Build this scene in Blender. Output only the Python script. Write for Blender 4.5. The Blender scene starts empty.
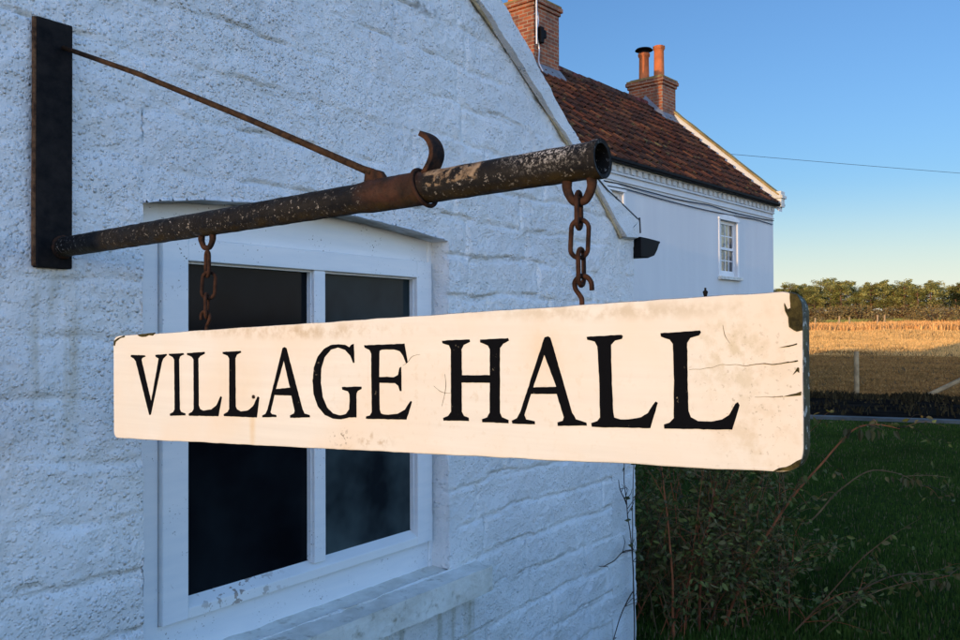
import bpy, bmesh, math, random
import numpy as np
from mathutils import Vector, Matrix, noise as mnoise
R = math.radians
SC = bpy.context.scene
COL = SC.collection
random.seed(7)
SKY_AIR, SKY_DUST, SKY_OZ, SKY_STR = 1.0, 0.5, 3.0, 0.50
SKY_TINT = (0.66, .67, .78)
SKY_SOUTH = (3.9, 3.42, 3.25)      # extra brightening added to the unseen sky the gable faces, lifting the shaded wall
SUN_STR = 3.15
SHADE_BANK = 2.0  # height of an added, unseen ground bank that blocks the low sun
GRASS_DENS = 1.0
LETTERS = [[[(-0.304,1.6527),(-0.3514,1.6525),(-0.3541,1.6501),(-0.3431,1.6471),(-0.3404,1.6434),(-0.3726,1.5617),(-0.3959,1.6407),(-0.3972,1.6467),(-0.3879,1.6498),(-0.3866,1.6538),(-0.4222,1.6562),(-0.4249,1.6543),(-0.4118,1.6469),(-0.4078,1.6389),(-0.3719,1.5343),(-0.3665,1.534),(-0.3209,1.6394),(-0.3139,1.6454),(-0.3033,1.649)]],[[(-0.4307,1.6567),(-0.4761,1.6585),(-0.478,1.6558),(-0.466,1.6517),(-0.4628,1.6458),(-0.4654,1.5502),(-0.4686,1.5456),(-0.4824,1.5432),(-0.4824,1.5394),(-0.4347,1.536),(-0.4334,1.5399),(-0.4444,1.544),(-0.4488,1.5493),(-0.4475,1.6455),(-0.443,1.6502),(-0.4307,1.6536)]],[[(-0.4874,1.6586),(-0.5401,1.6615),(-0.5413,1.6581),(-0.5274,1.6534),(-0.5219,1.6487),(-0.5231,1.5607),(-0.5268,1.554),(-0.5365,1.5514),(-0.5604,1.5549),(-0.5751,1.5631),(-0.5868,1.5805),(-0.5908,1.5788),(-0.5809,1.5431),(-0.4936,1.5392),(-0.4924,1.543),(-0.5029,1.5474),(-0.5078,1.5523),(-0.5072,1.6465),(-0.5023,1.6515),(-0.4874,1.6551)]],[[(-0.5932,1.6621),(-0.6432,1.6645),(-0.6449,1.6616),(-0.6326,1.657),(-0.6286,1.6511),(-0.6297,1.5638),(-0.6331,1.5585),(-0.6437,1.5553),(-0.6631,1.5581),(-0.6768,1.566),(-0.6892,1.5843),(-0.6935,1.5823),(-0.687,1.5464),(-0.5966,1.544),(-0.5955,1.5477),(-0.607,1.5527),(-0.6115,1.5581),(-0.6116,1.6501),(-0.607,1.6552),(-0.5932,1.6588)]],[[(-0.754,1.671),(-0.7591,1.6724),(-0.7637,1.6707),(-0.8031,1.5669),(-0.8081,1.5602),(-0.8203,1.5581),(-0.8213,1.5541),(-0.7731,1.5507),(-0.7721,1.5549),(-0.7822,1.5589),(-0.7842,1.5632),(-0.7757,1.5889),(-0.7331,1.5882),(-0.7226,1.5576),(-0.7268,1.5546),(-0.7372,1.5541),(-0.7383,1.5502),(-0.7014,1.5475),(-0.7014,1.5511),(-0.7099,1.5544),(-0.7152,1.5625)],[(-0.757,1.6489),(-0.7722,1.6027),(-0.7368,1.599)]],[[(-0.8884,1.6781),(-0.9031,1.6772),(-0.9122,1.673),(-0.9167,1.6773),(-0.9222,1.679),(-0.9239,1.6484),(-0.9212,1.6477),(-0.9144,1.6598),(-0.9031,1.6686),(-0.887,1.6724),(-0.8707,1.6689),(-0.8556,1.6556),(-0.848,1.6369),(-0.8469,1.6131),(-0.8517,1.5896),(-0.8611,1.5731),(-0.8751,1.5637),(-0.8914,1.5613),(-0.9051,1.5646),(-0.9119,1.5723),(-0.9129,1.5855),(-0.9129,1.5971),(-0.9093,1.6012),(-0.8965,1.6037),(-0.8956,1.608),(-0.9389,1.6102),(-0.9393,1.6063),(-0.9309,1.6027),(-0.9282,1.5986),(-0.9281,1.5599),(-0.9119,1.5591),(-0.8936,1.5547),(-0.8751,1.555),(-0.8563,1.5601),(-0.8397,1.5738),(-0.8301,1.5938),(-0.8277,1.6159),(-0.8307,1.6382),(-0.8399,1.6571),(-0.8542,1.6701),(-0.8707,1.6767)]],[[(-0.9453,1.6768),(-1.0296,1.6799),(-1.036,1.6511),(-1.0327,1.6495),(-1.0266,1.6613),(-1.0205,1.6676),(-1.008,1.6706),(-0.9826,1.67),(-0.9783,1.6681),(-0.9774,1.6623),(-0.9773,1.6269),(-1.0078,1.6274),(-1.0162,1.6311),(-1.0195,1.6423),(-1.0228,1.6439),(-1.0235,1.6061),(-1.0202,1.606),(-1.0169,1.6138),(-1.0099,1.6177),(-0.9773,1.6176),(-0.978,1.5755),(-0.9806,1.5692),(-0.9908,1.5675),(-1.016,1.5705),(-1.0304,1.5781),(-1.0415,1.5918),(-1.0447,1.5907),(-1.0332,1.5623),(-0.9485,1.5588),(-0.9494,1.5631),(-0.9572,1.5648),(-0.9612,1.5698),(-0.9602,1.6637),(-0.9567,1.6691),(-0.9462,1.6729)]],[[(-1.103,1.6847),(-1.1545,1.6869),(-1.1553,1.683),(-1.1437,1.6785),(-1.1397,1.672),(-1.1399,1.6339),(-1.1901,1.6352),(-1.1903,1.6725),(-1.1865,1.6781),(-1.1733,1.6825),(-1.1733,1.6866),(-1.2221,1.6889),(-1.2236,1.6852),(-1.2134,1.6805),(-1.2078,1.6742),(-1.2073,1.5819),(-1.2111,1.5759),(-1.2222,1.5724),(-1.2222,1.5678),(-1.1767,1.5667),(-1.1759,1.5708),(-1.1852,1.5744),(-1.1898,1.5816),(-1.19,1.6242),(-1.1394,1.6229),(-1.1396,1.58),(-1.1436,1.5741),(-1.1524,1.5717),(-1.1524,1.5672),(-1.1054,1.5648),(-1.1046,1.5687),(-1.1145,1.5725),(-1.1198,1.579),(-1.1198,1.6718),(-1.1165,1.6776),(-1.1038,1.6808)]],[[(-1.2822,1.6903),(-1.2878,1.6912),(-1.2916,1.6894),(-1.3249,1.588),(-1.3309,1.5795),(-1.3465,1.5763),(-1.3472,1.5722),(-1.3027,1.5689),(-1.302,1.5737),(-1.3106,1.5768),(-1.312,1.5814),(-1.3012,1.6125),(-1.2597,1.6108),(-1.2487,1.581),(-1.2516,1.575),(-1.2659,1.5734),(-1.2659,1.5688),(-1.2282,1.5675),(-1.2274,1.5718),(-1.2363,1.576),(-1.2415,1.5837)],[(-1.2817,1.6658),(-1.3006,1.6226),(-1.2633,1.6201)]],[[(-1.3481,1.6909),(-1.3989,1.6936),(-1.4007,1.6916),(-1.3995,1.6882),(-1.3894,1.6858),(-1.3836,1.6801),(-1.3843,1.6399),(-1.3863,1.5912),(-1.3881,1.585),(-1.3966,1.5832),(-1.4137,1.5847),(-1.426,1.5876),(-1.4351,1.5937),(-1.4457,1.6087),(-1.4489,1.6072),(-1.4386,1.5741),(-1.3546,1.5707),(-1.354,1.5756),(-1.3631,1.579),(-1.367,1.5844),(-1.3661,1.6394),(-1.3637,1.6785),(-1.3598,1.6843),(-1.3487,1.6869)]],[[(-1.4531,1.6955),(-1.5049,1.6987),(-1.5063,1.696),(-1.504,1.6927),(-1.4927,1.6895),(-1.4884,1.6835),(-1.4887,1.6427),(-1.4896,1.5993),(-1.4929,1.5913),(-1.5019,1.5869),(-1.5186,1.5874),(-1.5323,1.5908),(-1.541,1.5966),(-1.5491,1.6107),(-1.5518,1.6124),(-1.5539,1.6088),(-1.5449,1.5789),(-1.4576,1.575),(-1.457,1.58),(-1.4647,1.5832),(-1.4705,1.5887),(-1.4709,1.6422),(-1.4697,1.682),(-1.4654,1.6875),(-1.4536,1.6911)]]]
PATCHES = {'bare_corner':[(-1.6139,1.7426),(-1.6218,1.7406),(-1.6268,1.7296),(-1.6283,1.7128),(-1.6277,1.699),(-1.6215,1.6972),(-1.6178,1.699),(-1.6125,1.7025),(-1.6119,1.7135),(-1.6087,1.7212),(-1.607,1.7282),(-1.6077,1.7305),(-1.6115,1.7234),(-1.6145,1.7245),(-1.6139,1.735)], 'bare_bottom':[(-1.5922,1.5332),(-1.5998,1.5379),(-1.6078,1.5395),(-1.613,1.5425),(-1.6203,1.5477),(-1.6254,1.5505),(-1.6231,1.5416),(-1.613,1.5361)], 'bare_top':[(-0.3278,1.6944),(-0.3866,1.6979),(-0.3783,1.692),(-0.365,1.6928),(-0.3549,1.6896),(-0.3414,1.6892),(-0.3312,1.6912)], 'bare_tip':[(-0.2432,1.6724),(-0.2443,1.6807),(-0.2576,1.687),(-0.2808,1.692),(-0.2825,1.6891),(-0.2648,1.686),(-0.2505,1.6787),(-0.2469,1.6704)], 'notch':[(-1.605,1.6214),(-1.613,1.624),(-1.6198,1.6259),(-1.6258,1.6285),(-1.6258,1.6236),(-1.6175,1.6226),(-1.6107,1.6216)], 'notch_up':[(-1.6009,1.6785),(-1.6112,1.6809),(-1.6214,1.6835),(-1.6214,1.6819),(-1.6123,1.6793),(-1.6066,1.6788)], 'chip':[(-1.6166,1.6469),(-1.62,1.6527),(-1.6223,1.6563),(-1.624,1.6551),(-1.6234,1.6494),(-1.6211,1.651)]}
CRACKS = {'long':[(-1.4906,1.6497),(-1.5048,1.6515),(-1.52,1.6533),(-1.5326,1.6573),(-1.5486,1.6571),(-1.5643,1.6569),(-1.5786,1.6589),(-1.5961,1.659),(-1.611,1.6614),(-1.6223,1.6634)], 'low':[(-1.5724,1.6193),(-1.5877,1.6202),(-1.605,1.6216)], 'sp1':[(-1.1084,1.6348),(-1.1102,1.6199),(-1.1083,1.6064),(-1.1025,1.5867)], 'sp2':[(-1.0873,1.6162),(-1.0988,1.609),(-1.1101,1.6065),(-1.1195,1.6061)], 'ee':[(-1.0263,1.6451),(-1.0364,1.6515),(-1.0464,1.6609),(-1.0603,1.6634)], 'tr':[(-1.5341,1.7053),(-1.5365,1.6932),(-1.5426,1.6835)]}

# ------------------------------------------------------------------ helpers
def tag(o, label=None, cat=None, group=None, kind=None):
    if label: o['label'] = label
    if cat: o['category'] = cat
    if group: o['group'] = group
    if kind: o['kind'] = kind
    return o

def thing(name, loc, label, cat, group=None, rotz=0.0):
    o = bpy.data.objects.new(name, None)
    COL.objects.link(o)
    o.location = loc
    o.rotation_euler = (0, 0, rotz)
    o.empty_display_size = 0.1
    return tag(o, label, cat, group)

class MB:
    """Collects vertices and faces, then links them as ONE mesh object."""
    def __init__(self):
        self.v = []; self.f = []; self.c = []; self.cur = (1, 1, 1)
    def add(self, vs, fs):
        n = len(self.v)
        self.v.extend([tuple(p) for p in vs])
        for f in fs:
            self.f.append(tuple(i + n for i in f)); self.c.append(self.cur)
    def box(self, x0, x1, y0, y1, z0, z1):
        self.add([(x0,y0,z0),(x1,y0,z0),(x1,y1,z0),(x0,y1,z0),(x0,y0,z1),(x1,y0,z1),(x1,y1,z1),(x0,y1,z1)],
                 [(3,2,1,0),(4,5,6,7),(0,1,5,4),(1,2,6,5),(2,3,7,6),(3,0,4,7)])
    def prism(self, pts, axis, a0, a1):
        """pts: 2-D outline; axis 'x','y','z' = direction of the extrusion"""
        n = len(pts)
        def mk(p, a):
            return {'x': (a, p[0], p[1]), 'y': (p[0], a, p[1]), 'z': (p[0], p[1], a)}[axis]
        self.add([mk(p, a0) for p in pts] + [mk(p, a1) for p in pts],
                 [tuple(range(n))[::-1], tuple(range(n, 2*n))] +
                 [(i, (i+1) % n, (i+1) % n + n, i + n) for i in range(n)])
    def tube(self, path, rad, seg=10, closed=False, cap=True):
        P = [Vector(p) for p in path]; n = len(P)
        if not isinstance(rad, (list, tuple)): rad = [rad]*n
        T = []
        for i in range(n):
            if closed: t = P[(i+1) % n] - P[i-1]
            else: t = P[min(i+1, n-1)] - P[max(i-1, 0)]
            T.append(t.normalized() if t.length > 1e-9 else Vector((0,0,1)))
        a = Vector((0,0,1)) if abs(T[0].z) < .9 else Vector((1,0,0))
        nrm = (a - T[0]*a.dot(T[0])).normalized()
        vs = []
        for i in range(n):
            nrm = (nrm - T[i]*nrm.dot(T[i])).normalized()
            b = T[i].cross(nrm)
            for k in range(seg):
                an = 2*math.pi*k/seg
                vs.append(P[i] + (nrm*math.cos(an) + b*math.sin(an))*rad[i])
        fs = []
        for i in range(n if closed else n-1):
            j = (i+1) % n
            for k in range(seg):
                k2 = (k+1) % seg
                fs.append((i*seg+k, i*seg+k2, j*seg+k2, j*seg+k))
        if cap and not closed:
            fs.append(tuple(range(seg))[::-1]); fs.append(tuple((n-1)*seg+k for k in range(seg)))
        self.add(vs, fs)
    def lathe(self, prof, cx, cy, seg=20):
        vs = []; fs = []
        for (r, z) in prof:
            for k in range(seg):
                a = 2*math.pi*k/seg
                vs.append((cx + r*math.cos(a), cy + r*math.sin(a), z))
        m = len(prof)
        for i in range(m-1):
            for k in range(seg):
                k2 = (k+1) % seg
                fs.append((i*seg+k, i*seg+k2, (i+1)*seg+k2, (i+1)*seg+k))
        fs.append(tuple(range(seg))[::-1]); fs.append(tuple((m-1)*seg+k for k in range(seg)))
        self.add(vs, fs)
    def build(self, name, mat, parent=None, smooth=False, bevel=0, local=False, autosmooth=None):
        off = Vector((0,0,0))
        if parent is not None and not local:
            p = parent
            while p is not None:
                off += Vector(p.location); p = p.parent
        me = bpy.data.meshes.new(name)
        me.from_pydata([(x-off.x, y-off.y, z-off.z) for x, y, z in self.v], [], self.f)
        if any(c != (1,1,1) for c in self.c):
            ca = me.color_attributes.new('tint', 'FLOAT_COLOR', 'CORNER')
            arr = []
            for f, c in zip(self.f, self.c): arr.extend([c[0], c[1], c[2], 1.0]*len(f))
            ca.data.foreach_set('color', arr)
        if smooth:
            me.polygons.foreach_set('use_smooth', [True]*len(me.polygons))
        me.materials.append(mat)
        o = bpy.data.objects.new(name, me)
        COL.objects.link(o)
        if parent is not None: o.parent = parent
        if smooth and autosmooth:
            bm = bmesh.new(); bm.from_mesh(me)
            for e in bm.edges:
                if len(e.link_faces) == 2 and e.calc_face_angle(0) > autosmooth: e.smooth = False
            bm.to_mesh(me); bm.free()
        if bevel:
            m = o.modifiers.new('bevel', 'BEVEL'); m.width = bevel; m.segments = 2; m.limit_method = 'ANGLE'; m.angle_limit = R(35)
        return o

def crom(pts, n):
    """smooth path through points"""
    P = [Vector(p) for p in pts]; out = []
    for i in range(len(P)-1):
        p0 = P[max(i-1,0)]; p1 = P[i]; p2 = P[i+1]; p3 = P[min(i+2, len(P)-1)]
        for k in range(n):
            t = k/n
            out.append(0.5*((2*p1) + (p2-p0)*t + (2*p0-5*p1+4*p2-p3)*t*t + (-p0+3*p1-3*p2+p3)*t**3))
    out.append(P[-1]); return out

# numpy noise
_rng = np.random.RandomState(3)
_tab = _rng.rand(512, 512)
def vnoise(x, y, s=0):
    xi = np.floor(x).astype(int); yi = np.floor(y).astype(int)
    fx = x-xi; fy = y-yi
    fx = fx*fx*fx*(fx*(fx*6-15)+10); fy = fy*fy*fy*(fy*(fy*6-15)+10)
    g = lambda a, b: _tab[(a+s*37) % 512, (b+s*91) % 512]
    return (g(xi,yi)*(1-fx)+g(xi+1,yi)*fx)*(1-fy) + (g(xi,yi+1)*(1-fx)+g(xi+1,yi+1)*fx)*fy
def fbm(x, y, s=0, o=4):
    v = 0; a = .5
    for i in range(o):
        v = v + a*vnoise(x*2**i, y*2**i, s+i*5); a *= .5
    return v/(1-.5**o)
def sstep(a, b, x):
    t = np.clip((x-a)/(b-a), 0, 1); return t*t*(3-2*t)

# ------------------------------------------------------------------ material helpers
class NT:
    def __init__(self, name):
        self.m = bpy.data.materials.new(name); self.m.use_nodes = True
        self.t = self.m.node_tree; self.t.nodes.clear()
        self.out = self.t.nodes.new('ShaderNodeOutputMaterial')
        self.b = self.t.nodes.new('ShaderNodeBsdfPrincipled')
        self.t.links.new(self.b.outputs[0], self.out.inputs[0])
        tc = self.t.nodes.new('ShaderNodeTexCoord'); self.obj = tc.outputs['Object']
    def set(self, inp, v):
        self._in(self.b.inputs[inp], v)
    def _in(self, sock, v):
        if isinstance(v, bpy.types.NodeSocket): self.t.links.new(v, sock)
        elif isinstance(v, tuple) and len(v) == 3 and sock.type == 'RGBA': sock.default_value = (*v, 1)
        else: sock.default_value = v
    def noise(self, scale, detail=4, rough=.55, vec=None, dist=0.0):
        n = self.t.nodes.new('ShaderNodeTexNoise')
        n.inputs['Scale'].default_value = scale; n.inputs['Detail'].default_value = detail
        n.inputs['Roughness'].default_value = rough; n.inputs['Distortion'].default_value = dist
        self.t.links.new(vec or self.obj, n.inputs['Vector'])
        return n.outputs['Fac']
    def voro(self, scale, vec=None, feat='F1', out='Distance'):
        n = self.t.nodes.new('ShaderNodeTexVoronoi'); n.feature = feat
        n.inputs['Scale'].default_value = scale
        self.t.links.new(vec or self.obj, n.inputs['Vector'])
        return n.outputs[out]
    def scaled(self, s, loc=(0,0,0), vec=None):
        n = self.t.nodes.new('ShaderNodeMapping')
        n.inputs['Scale'].default_value = s; n.inputs['Location'].default_value = loc
        self.t.links.new(vec or self.obj, n.inputs['Vector'])
        return n.outputs[0]
    def math(self, op, a, b=0.0, clamp=False):
        n = self.t.nodes.new('ShaderNodeMath'); n.operation = op; n.use_clamp = clamp
        self._in(n.inputs[0], a); self._in(n.inputs[1], b)
        return n.outputs[0]
    def rng(self, v, a, b, c=0.0, d=1.0, smooth=False):
        n = self.t.nodes.new('ShaderNodeMapRange')
        if smooth: n.interpolation_type = 'SMOOTHSTEP'
        self._in(n.inputs[0], v)
        for i, q in enumerate((a, b, c, d)): n.inputs[i+1].default_value = q
        return n.outputs[0]
    def mix(self, f, a, b, mode='MIX'):
        n = self.t.nodes.new('ShaderNodeMix'); n.data_type = 'RGBA'; n.blend_type = mode
        self._in(n.inputs[0], f); self._in(n.inputs[6], a); self._in(n.inputs[7], b)
        return n.outputs[2]
    def sep(self, vec=None):
        n = self.t.nodes.new('ShaderNodeSeparateXYZ'); self.t.links.new(vec or self.obj, n.inputs[0])
        return n.outputs
    def blob(self, c, r):
        """soft ellipsoid mask 1 at the centre, 0 at the rim"""
        m = self.t.nodes.new('ShaderNodeVectorMath'); m.operation = 'SUBTRACT'
        self.t.links.new(self.obj, m.inputs[0]); m.inputs[1].default_value = c
        d = self.t.nodes.new('ShaderNodeVectorMath'); d.operation = 'DIVIDE'
        self.t.links.new(m.outputs[0], d.inputs[0]); d.inputs[1].default_value = r
        l = self.t.nodes.new('ShaderNodeVectorMath'); l.operation = 'LENGTH'
        self.t.links.new(d.outputs[0], l.inputs[0])
        return self.rng(l.outputs['Value'], 0, 1, 1, 0, True)
    def bump(self, h, strength=.5, dist=.01, prev=None):
        n = self.t.nodes.new('ShaderNodeBump'); n.inputs['Strength'].default_value = strength
        n.inputs['Distance'].default_value = dist
        self._in(n.inputs['Height'], h)
        if prev: self.t.links.new(prev, n.inputs['Normal'])
        self.t.links.new(n.outputs[0], self.b.inputs['Normal'])
        return n.outputs[0]
    def attr(self, name, out='Color'):
        n = self.t.nodes.new('ShaderNodeAttribute'); n.attribute_name = name
        return n.outputs[out]
    def brick(self, c1, c2, mortar, scale, bw, bh, ms, vec):
        n = self.t.nodes.new('ShaderNodeTexBrick')
        for i, c in enumerate((c1, c2, mortar)): n.inputs[i+1].default_value = (*c, 1)
        n.inputs['Scale'].default_value = scale; n.inputs['Mortar Size'].default_value = ms
        n.inputs['Brick Width'].default_value = bw; n.inputs['Row Height'].default_value = bh
        n.inputs['Bias'].default_value = 0
        self.t.links.new(vec, n.inputs['Vector'])
        return n.outputs

def simple(name, col, rough=.7, var=.25, scale=8, metal=0, bump=0, bscale=60, spec=.3):
    n = NT(name)
    f = n.noise(scale, 5)
    n.set('Base Color', n.mix(n.rng(f, .3, .7), tuple(c*(1-var) for c in col), tuple(min(1,c*(1+var)) for c in col)))
    n.set('Roughness', rough); n.set('Metallic', metal); n.set('Specular IOR Level', spec)
    if bump: n.bump(n.noise(bscale, 4), .6, bump)
    return n.m

def tinted(name, rough=.8, spec=.2, var=.3, scale=3, trans=0.0):
    """colour comes from the per-leaf / per-blade attribute"""
    n = NT(name)
    c = n.attr('tint')
    f = n.rng(n.noise(scale, 3), .3, .7, 1-var, 1+var)
    col = n.mix(1.0, c, f, 'MULTIPLY')
    n.set('Base Color', col); n.set('Roughness', rough); n.set('Specular IOR Level', spec)
    return n.m

# ------------------------------------------------------------------ camera, sky and sun
cam = bpy.data.cameras.new('camera'); co = bpy.data.objects.new('camera', cam); COL.objects.link(co)
cam.sensor_width = 36.0; cam.lens = 36.0*866/960; cam.clip_start = .05; cam.clip_end = 5000
r0 = Vector((0.5771109755679082, -0.8166569164688021, -0.0037950840208040874))   # image right
r1 = -Vector((0.0075439343211491285, 0.009977842880411855, -0.9999217627926758)) # image up
r2 = -Vector((0.8166308902643931, 0.5770371941522675, 0.011919128779530608))     # backwards
M = Matrix(((r0.x, r1.x, r2.x, 0), (r0.y, r1.y, r2.y, -1.9), (r0.z, r1.z, r2.z, 1.7), (0, 0, 0, 1)))
co.matrix_world = M
SC.camera = co
SC.view_settings.view_transform = 'Standard'; SC.view_settings.look = 'None'; SC.view_settings.exposure = 0

SUN_EL, SUN_AZ = 3.3, 3.0          # degrees; the sun stands behind the camera's left, 3 degrees round from the gable's plane
w = bpy.data.worlds.new('World'); SC.world = w; w.use_nodes = True
nt = w.node_tree; bg = nt.nodes['Background']
sky = nt.nodes.new('ShaderNodeTexSky'); sky.sky_type = 'NISHITA'; sky.sun_disc = False
to_sun = Vector((-math.cos(R(SUN_AZ))*math.cos(R(SUN_EL)), math.sin(R(SUN_AZ))*math.cos(R(SUN_EL)), math.sin(R(SUN_EL))))
sky.sun_elevation = R(SUN_EL); sky.sun_rotation = math.atan2(to_sun.x, to_sun.y)
sky.air_density = SKY_AIR; sky.dust_density = SKY_DUST; sky.ozone_density = SKY_OZ; sky.altitude = 0
tm = nt.nodes.new('ShaderNodeMix'); tm.data_type = 'RGBA'; tm.blend_type = 'MULTIPLY'; tm.inputs[0].default_value = 1.0; tm.inputs[7].default_value = (*SKY_TINT, 1)
nt.links.new(sky.outputs[0], tm.inputs[6]); 
wtc = nt.nodes.new('ShaderNodeTexCoord'); dp = nt.nodes.new('ShaderNodeVectorMath'); dp.operation = 'DOT_PRODUCT'
nt.links.new(wtc.outputs['Generated'], dp.inputs[0]); dp.inputs[1].default_value = Vector((-.30, -.95, -.05)).normalized()
wr = nt.nodes.new('ShaderNodeMapRange'); wr.interpolation_type = 'SMOOTHSTEP'; wr.inputs[1].default_value = -.15; wr.inputs[2].default_value = .75
nt.links.new(dp.outputs['Value'], wr.inputs[0])
gm = nt.nodes.new('ShaderNodeMix'); gm.data_type = 'RGBA'; gm.inputs[6].default_value = (1, 1, 1, 1); gm.inputs[7].default_value = (*SKY_SOUTH, 1)
nt.links.new(wr.outputs[0], gm.inputs[0])
t2 = nt.nodes.new('ShaderNodeMix'); t2.data_type = 'RGBA'; t2.blend_type = 'MULTIPLY'; t2.inputs[0].default_value = 1.0
wz = nt.nodes.new('ShaderNodeSeparateXYZ'); nt.links.new(wtc.outputs['Generated'], wz.inputs[0])
hz_ = nt.nodes.new('ShaderNodeMapRange'); hz_.interpolation_type = 'SMOOTHSTEP'; hz_.inputs[1].default_value = .17; hz_.inputs[2].default_value = -.02; hz_.inputs[3].default_value = 0; hz_.inputs[4].default_value = .8
nt.links.new(wz.outputs[2], hz_.inputs[0])
hm = nt.nodes.new('ShaderNodeMix'); hm.data_type = 'RGBA'; hm.inputs[7].default_value = (2.05, 2.15, 2.05, 1)      # pale haze along the horizon
nt.links.new(hz_.outputs[0], hm.inputs[0]); nt.links.new(tm.outputs[2], hm.inputs[6])
nt.links.new(hm.outputs[2], t2.inputs[6]); nt.links.new(gm.outputs[2], t2.inputs[7]); nt.links.new(t2.outputs[2], bg.inputs[0])
bg.inputs[1].default_value = SKY_STR
sl = bpy.data.lights.new('sun', 'SUN'); so = bpy.data.objects.new('sun', sl); COL.objects.link(so)
sl.energy = SUN_STR; sl.angle = R(.5); sl.color = (1.0, .675, .34)
so.rotation_euler = to_sun.to_track_quat('Z', 'Y').to_euler(); so.location = (-20, 0, 12)

# ------------------------------------------------------------------ materials
def m_wall():
    n = NT('painted_rough_wall')
    x, y, z = n.sep()
    base = n.mix(n.rng(n.noise(2.2, 5), .3, .7), (.66, .67, .68), (.755, .755, .745))
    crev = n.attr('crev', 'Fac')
    base = n.mix(n.rng(crev, 0, -1), base, (.90, .89, .86))  # joint seams painted lighter, standing in for the light they catch
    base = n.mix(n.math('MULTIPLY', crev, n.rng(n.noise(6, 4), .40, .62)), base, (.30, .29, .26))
    # rust and dirt run down under the bracket plate
    st = n.noise(1.0, 4, vec=n.scaled((38, 1, 1.6)))
    for cx, cz, rx, rz, k in ((1.075, 1.60, .035, .28, .75), (1.0, 1.66, .03, .20, .5), (1.035, 1.78, .06, .10, .5)):
        base = n.mix(n.math('MULTIPLY', n.blob((cx, 0, cz), (rx, .3, rz)), n.math('MULTIPLY', n.rng(st, .35, .6), k)), base, (.46, .38, .24))
    for cx, cz, rx, rz in ((2.0, 2.80, .10, .05), (1.15, 2.56, .16, .03), (2.35, 2.83, .12, .04)):
        base = n.mix(n.math('MULTIPLY', n.blob((cx, 0, cz), (rx, .3, rz)), n.rng(n.noise(30, 4), .42, .6)), base, (.22, .22, .20))
    gr = n.math('MULTIPLY', n.rng(n.noise(1.7, 5, .6), .48, .70), n.rng(n.noise(16, 4, .65), .35, .65))
    base = n.mix(n.math('MULTIPLY', gr, .55), base, (.52, .53, .49))
    dr = n.math('MULTIPLY', n.rng(n.noise(1.0, 4, vec=n.scaled((22, 1, .9))), .52, .70), n.rng(z, .86, .70))
    base = n.mix(n.math('MULTIPLY', dr, n.math('MULTIPLY', n.rng(x, 1.2, 1.3), n.rng(x, 2.75, 2.6))), base, (.42, .41, .34))
    # patchy darker tone towards the foot
    base = n.mix(n.math('MULTIPLY', n.rng(z, 1.0, .2), n.rng(n.noise(5, 5), .35, .7, 0, .6)), base, (.50, .50, .44))
    n.set('Base Color', base); n.set('Roughness', .62); n.set('Specular IOR Level', .35)
    def pimples(sc, thr):
        v = n.t.nodes.new('ShaderNodeTexVoronoi'); v.feature = 'F1'; v.inputs['Scale'].default_value = sc
        n.t.links.new(n.obj, v.inputs['Vector'])
        cs = n.t.nodes.new('ShaderNodeSeparateColor'); n.t.links.new(v.outputs['Color'], cs.inputs[0])
        return n.math('MULTIPLY', n.rng(v.outputs['Distance'], .08, .55, 1, 0, True), n.rng(cs.outputs[0], thr, 1.0, 0, 1))
    zone = n.math('MULTIPLY', n.rng(n.noise(3.5, 4), .35, .62, .55, 1.0), n.math('MULTIPLY', n.rng(x, 1.3, 2.6, 1.0, .85), n.rng(z, .5, 1.9, .85, 1.0)))
    h = n.math('MULTIPLY', n.math('ADD', pimples(82, .12), n.math('MULTIPLY', pimples(150, .10), .6)), zone)
    h = n.math('ADD', h, n.math('MULTIPLY', n.noise(40, 5, .6), .55))
    n.bump(h, 1.0, .0060)
    return n.m
def m_white_wood():
    n = NT('white_gloss_paint')
    st = n.noise(1.0, 5, vec=n.scaled((6, 6, 40)))
    base = n.mix(n.rng(st, .3, .7), (.72, .74, .76), (.80, .80, .80))
    spk = n.rng(n.noise(140, 2), .665, .70)
    base = n.mix(n.math('MULTIPLY', spk, n.rng(n.noise(9, 3), .5, .6)), base, (.12, .11, .09))
    n.set('Base Color', base); n.set('Roughness', .42); n.set('Specular IOR Level', .4)
    n.bump(st, .15, .002)
    return n.m
def m_worn_rail():
    n = NT('flaking_white_paint')
    base = n.mix(n.noise(8, 4), (.72, .72, .70), (.82, .82, .80))
    f = n.math('MULTIPLY', n.rng(n.noise(38, 4, .6), .56, .58), n.blob((1.60, .09, .97), (.24, .2, .2)))
    n.set('Base Color', n.mix(f, base, (.33, .27, .22))); n.set('Roughness', .55)
    n.bump(f, -.5, .002)
    return n.m
def m_stone_sill():
    n = NT('weathered_painted_stone')
    base = n.mix(n.rng(n.noise(7, 6, .65), .35, .65), (.56, .54, .47), (.76, .75, .69))
    base = n.mix(n.rng(n.noise(24, 5), .58, .74, 0, .8), base, (.24, .21, .14))
    n.set('Base Color', base); n.set('Roughness', .9)
    n.bump(n.noise(50, 5), .8, .006)
    return n.m
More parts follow.
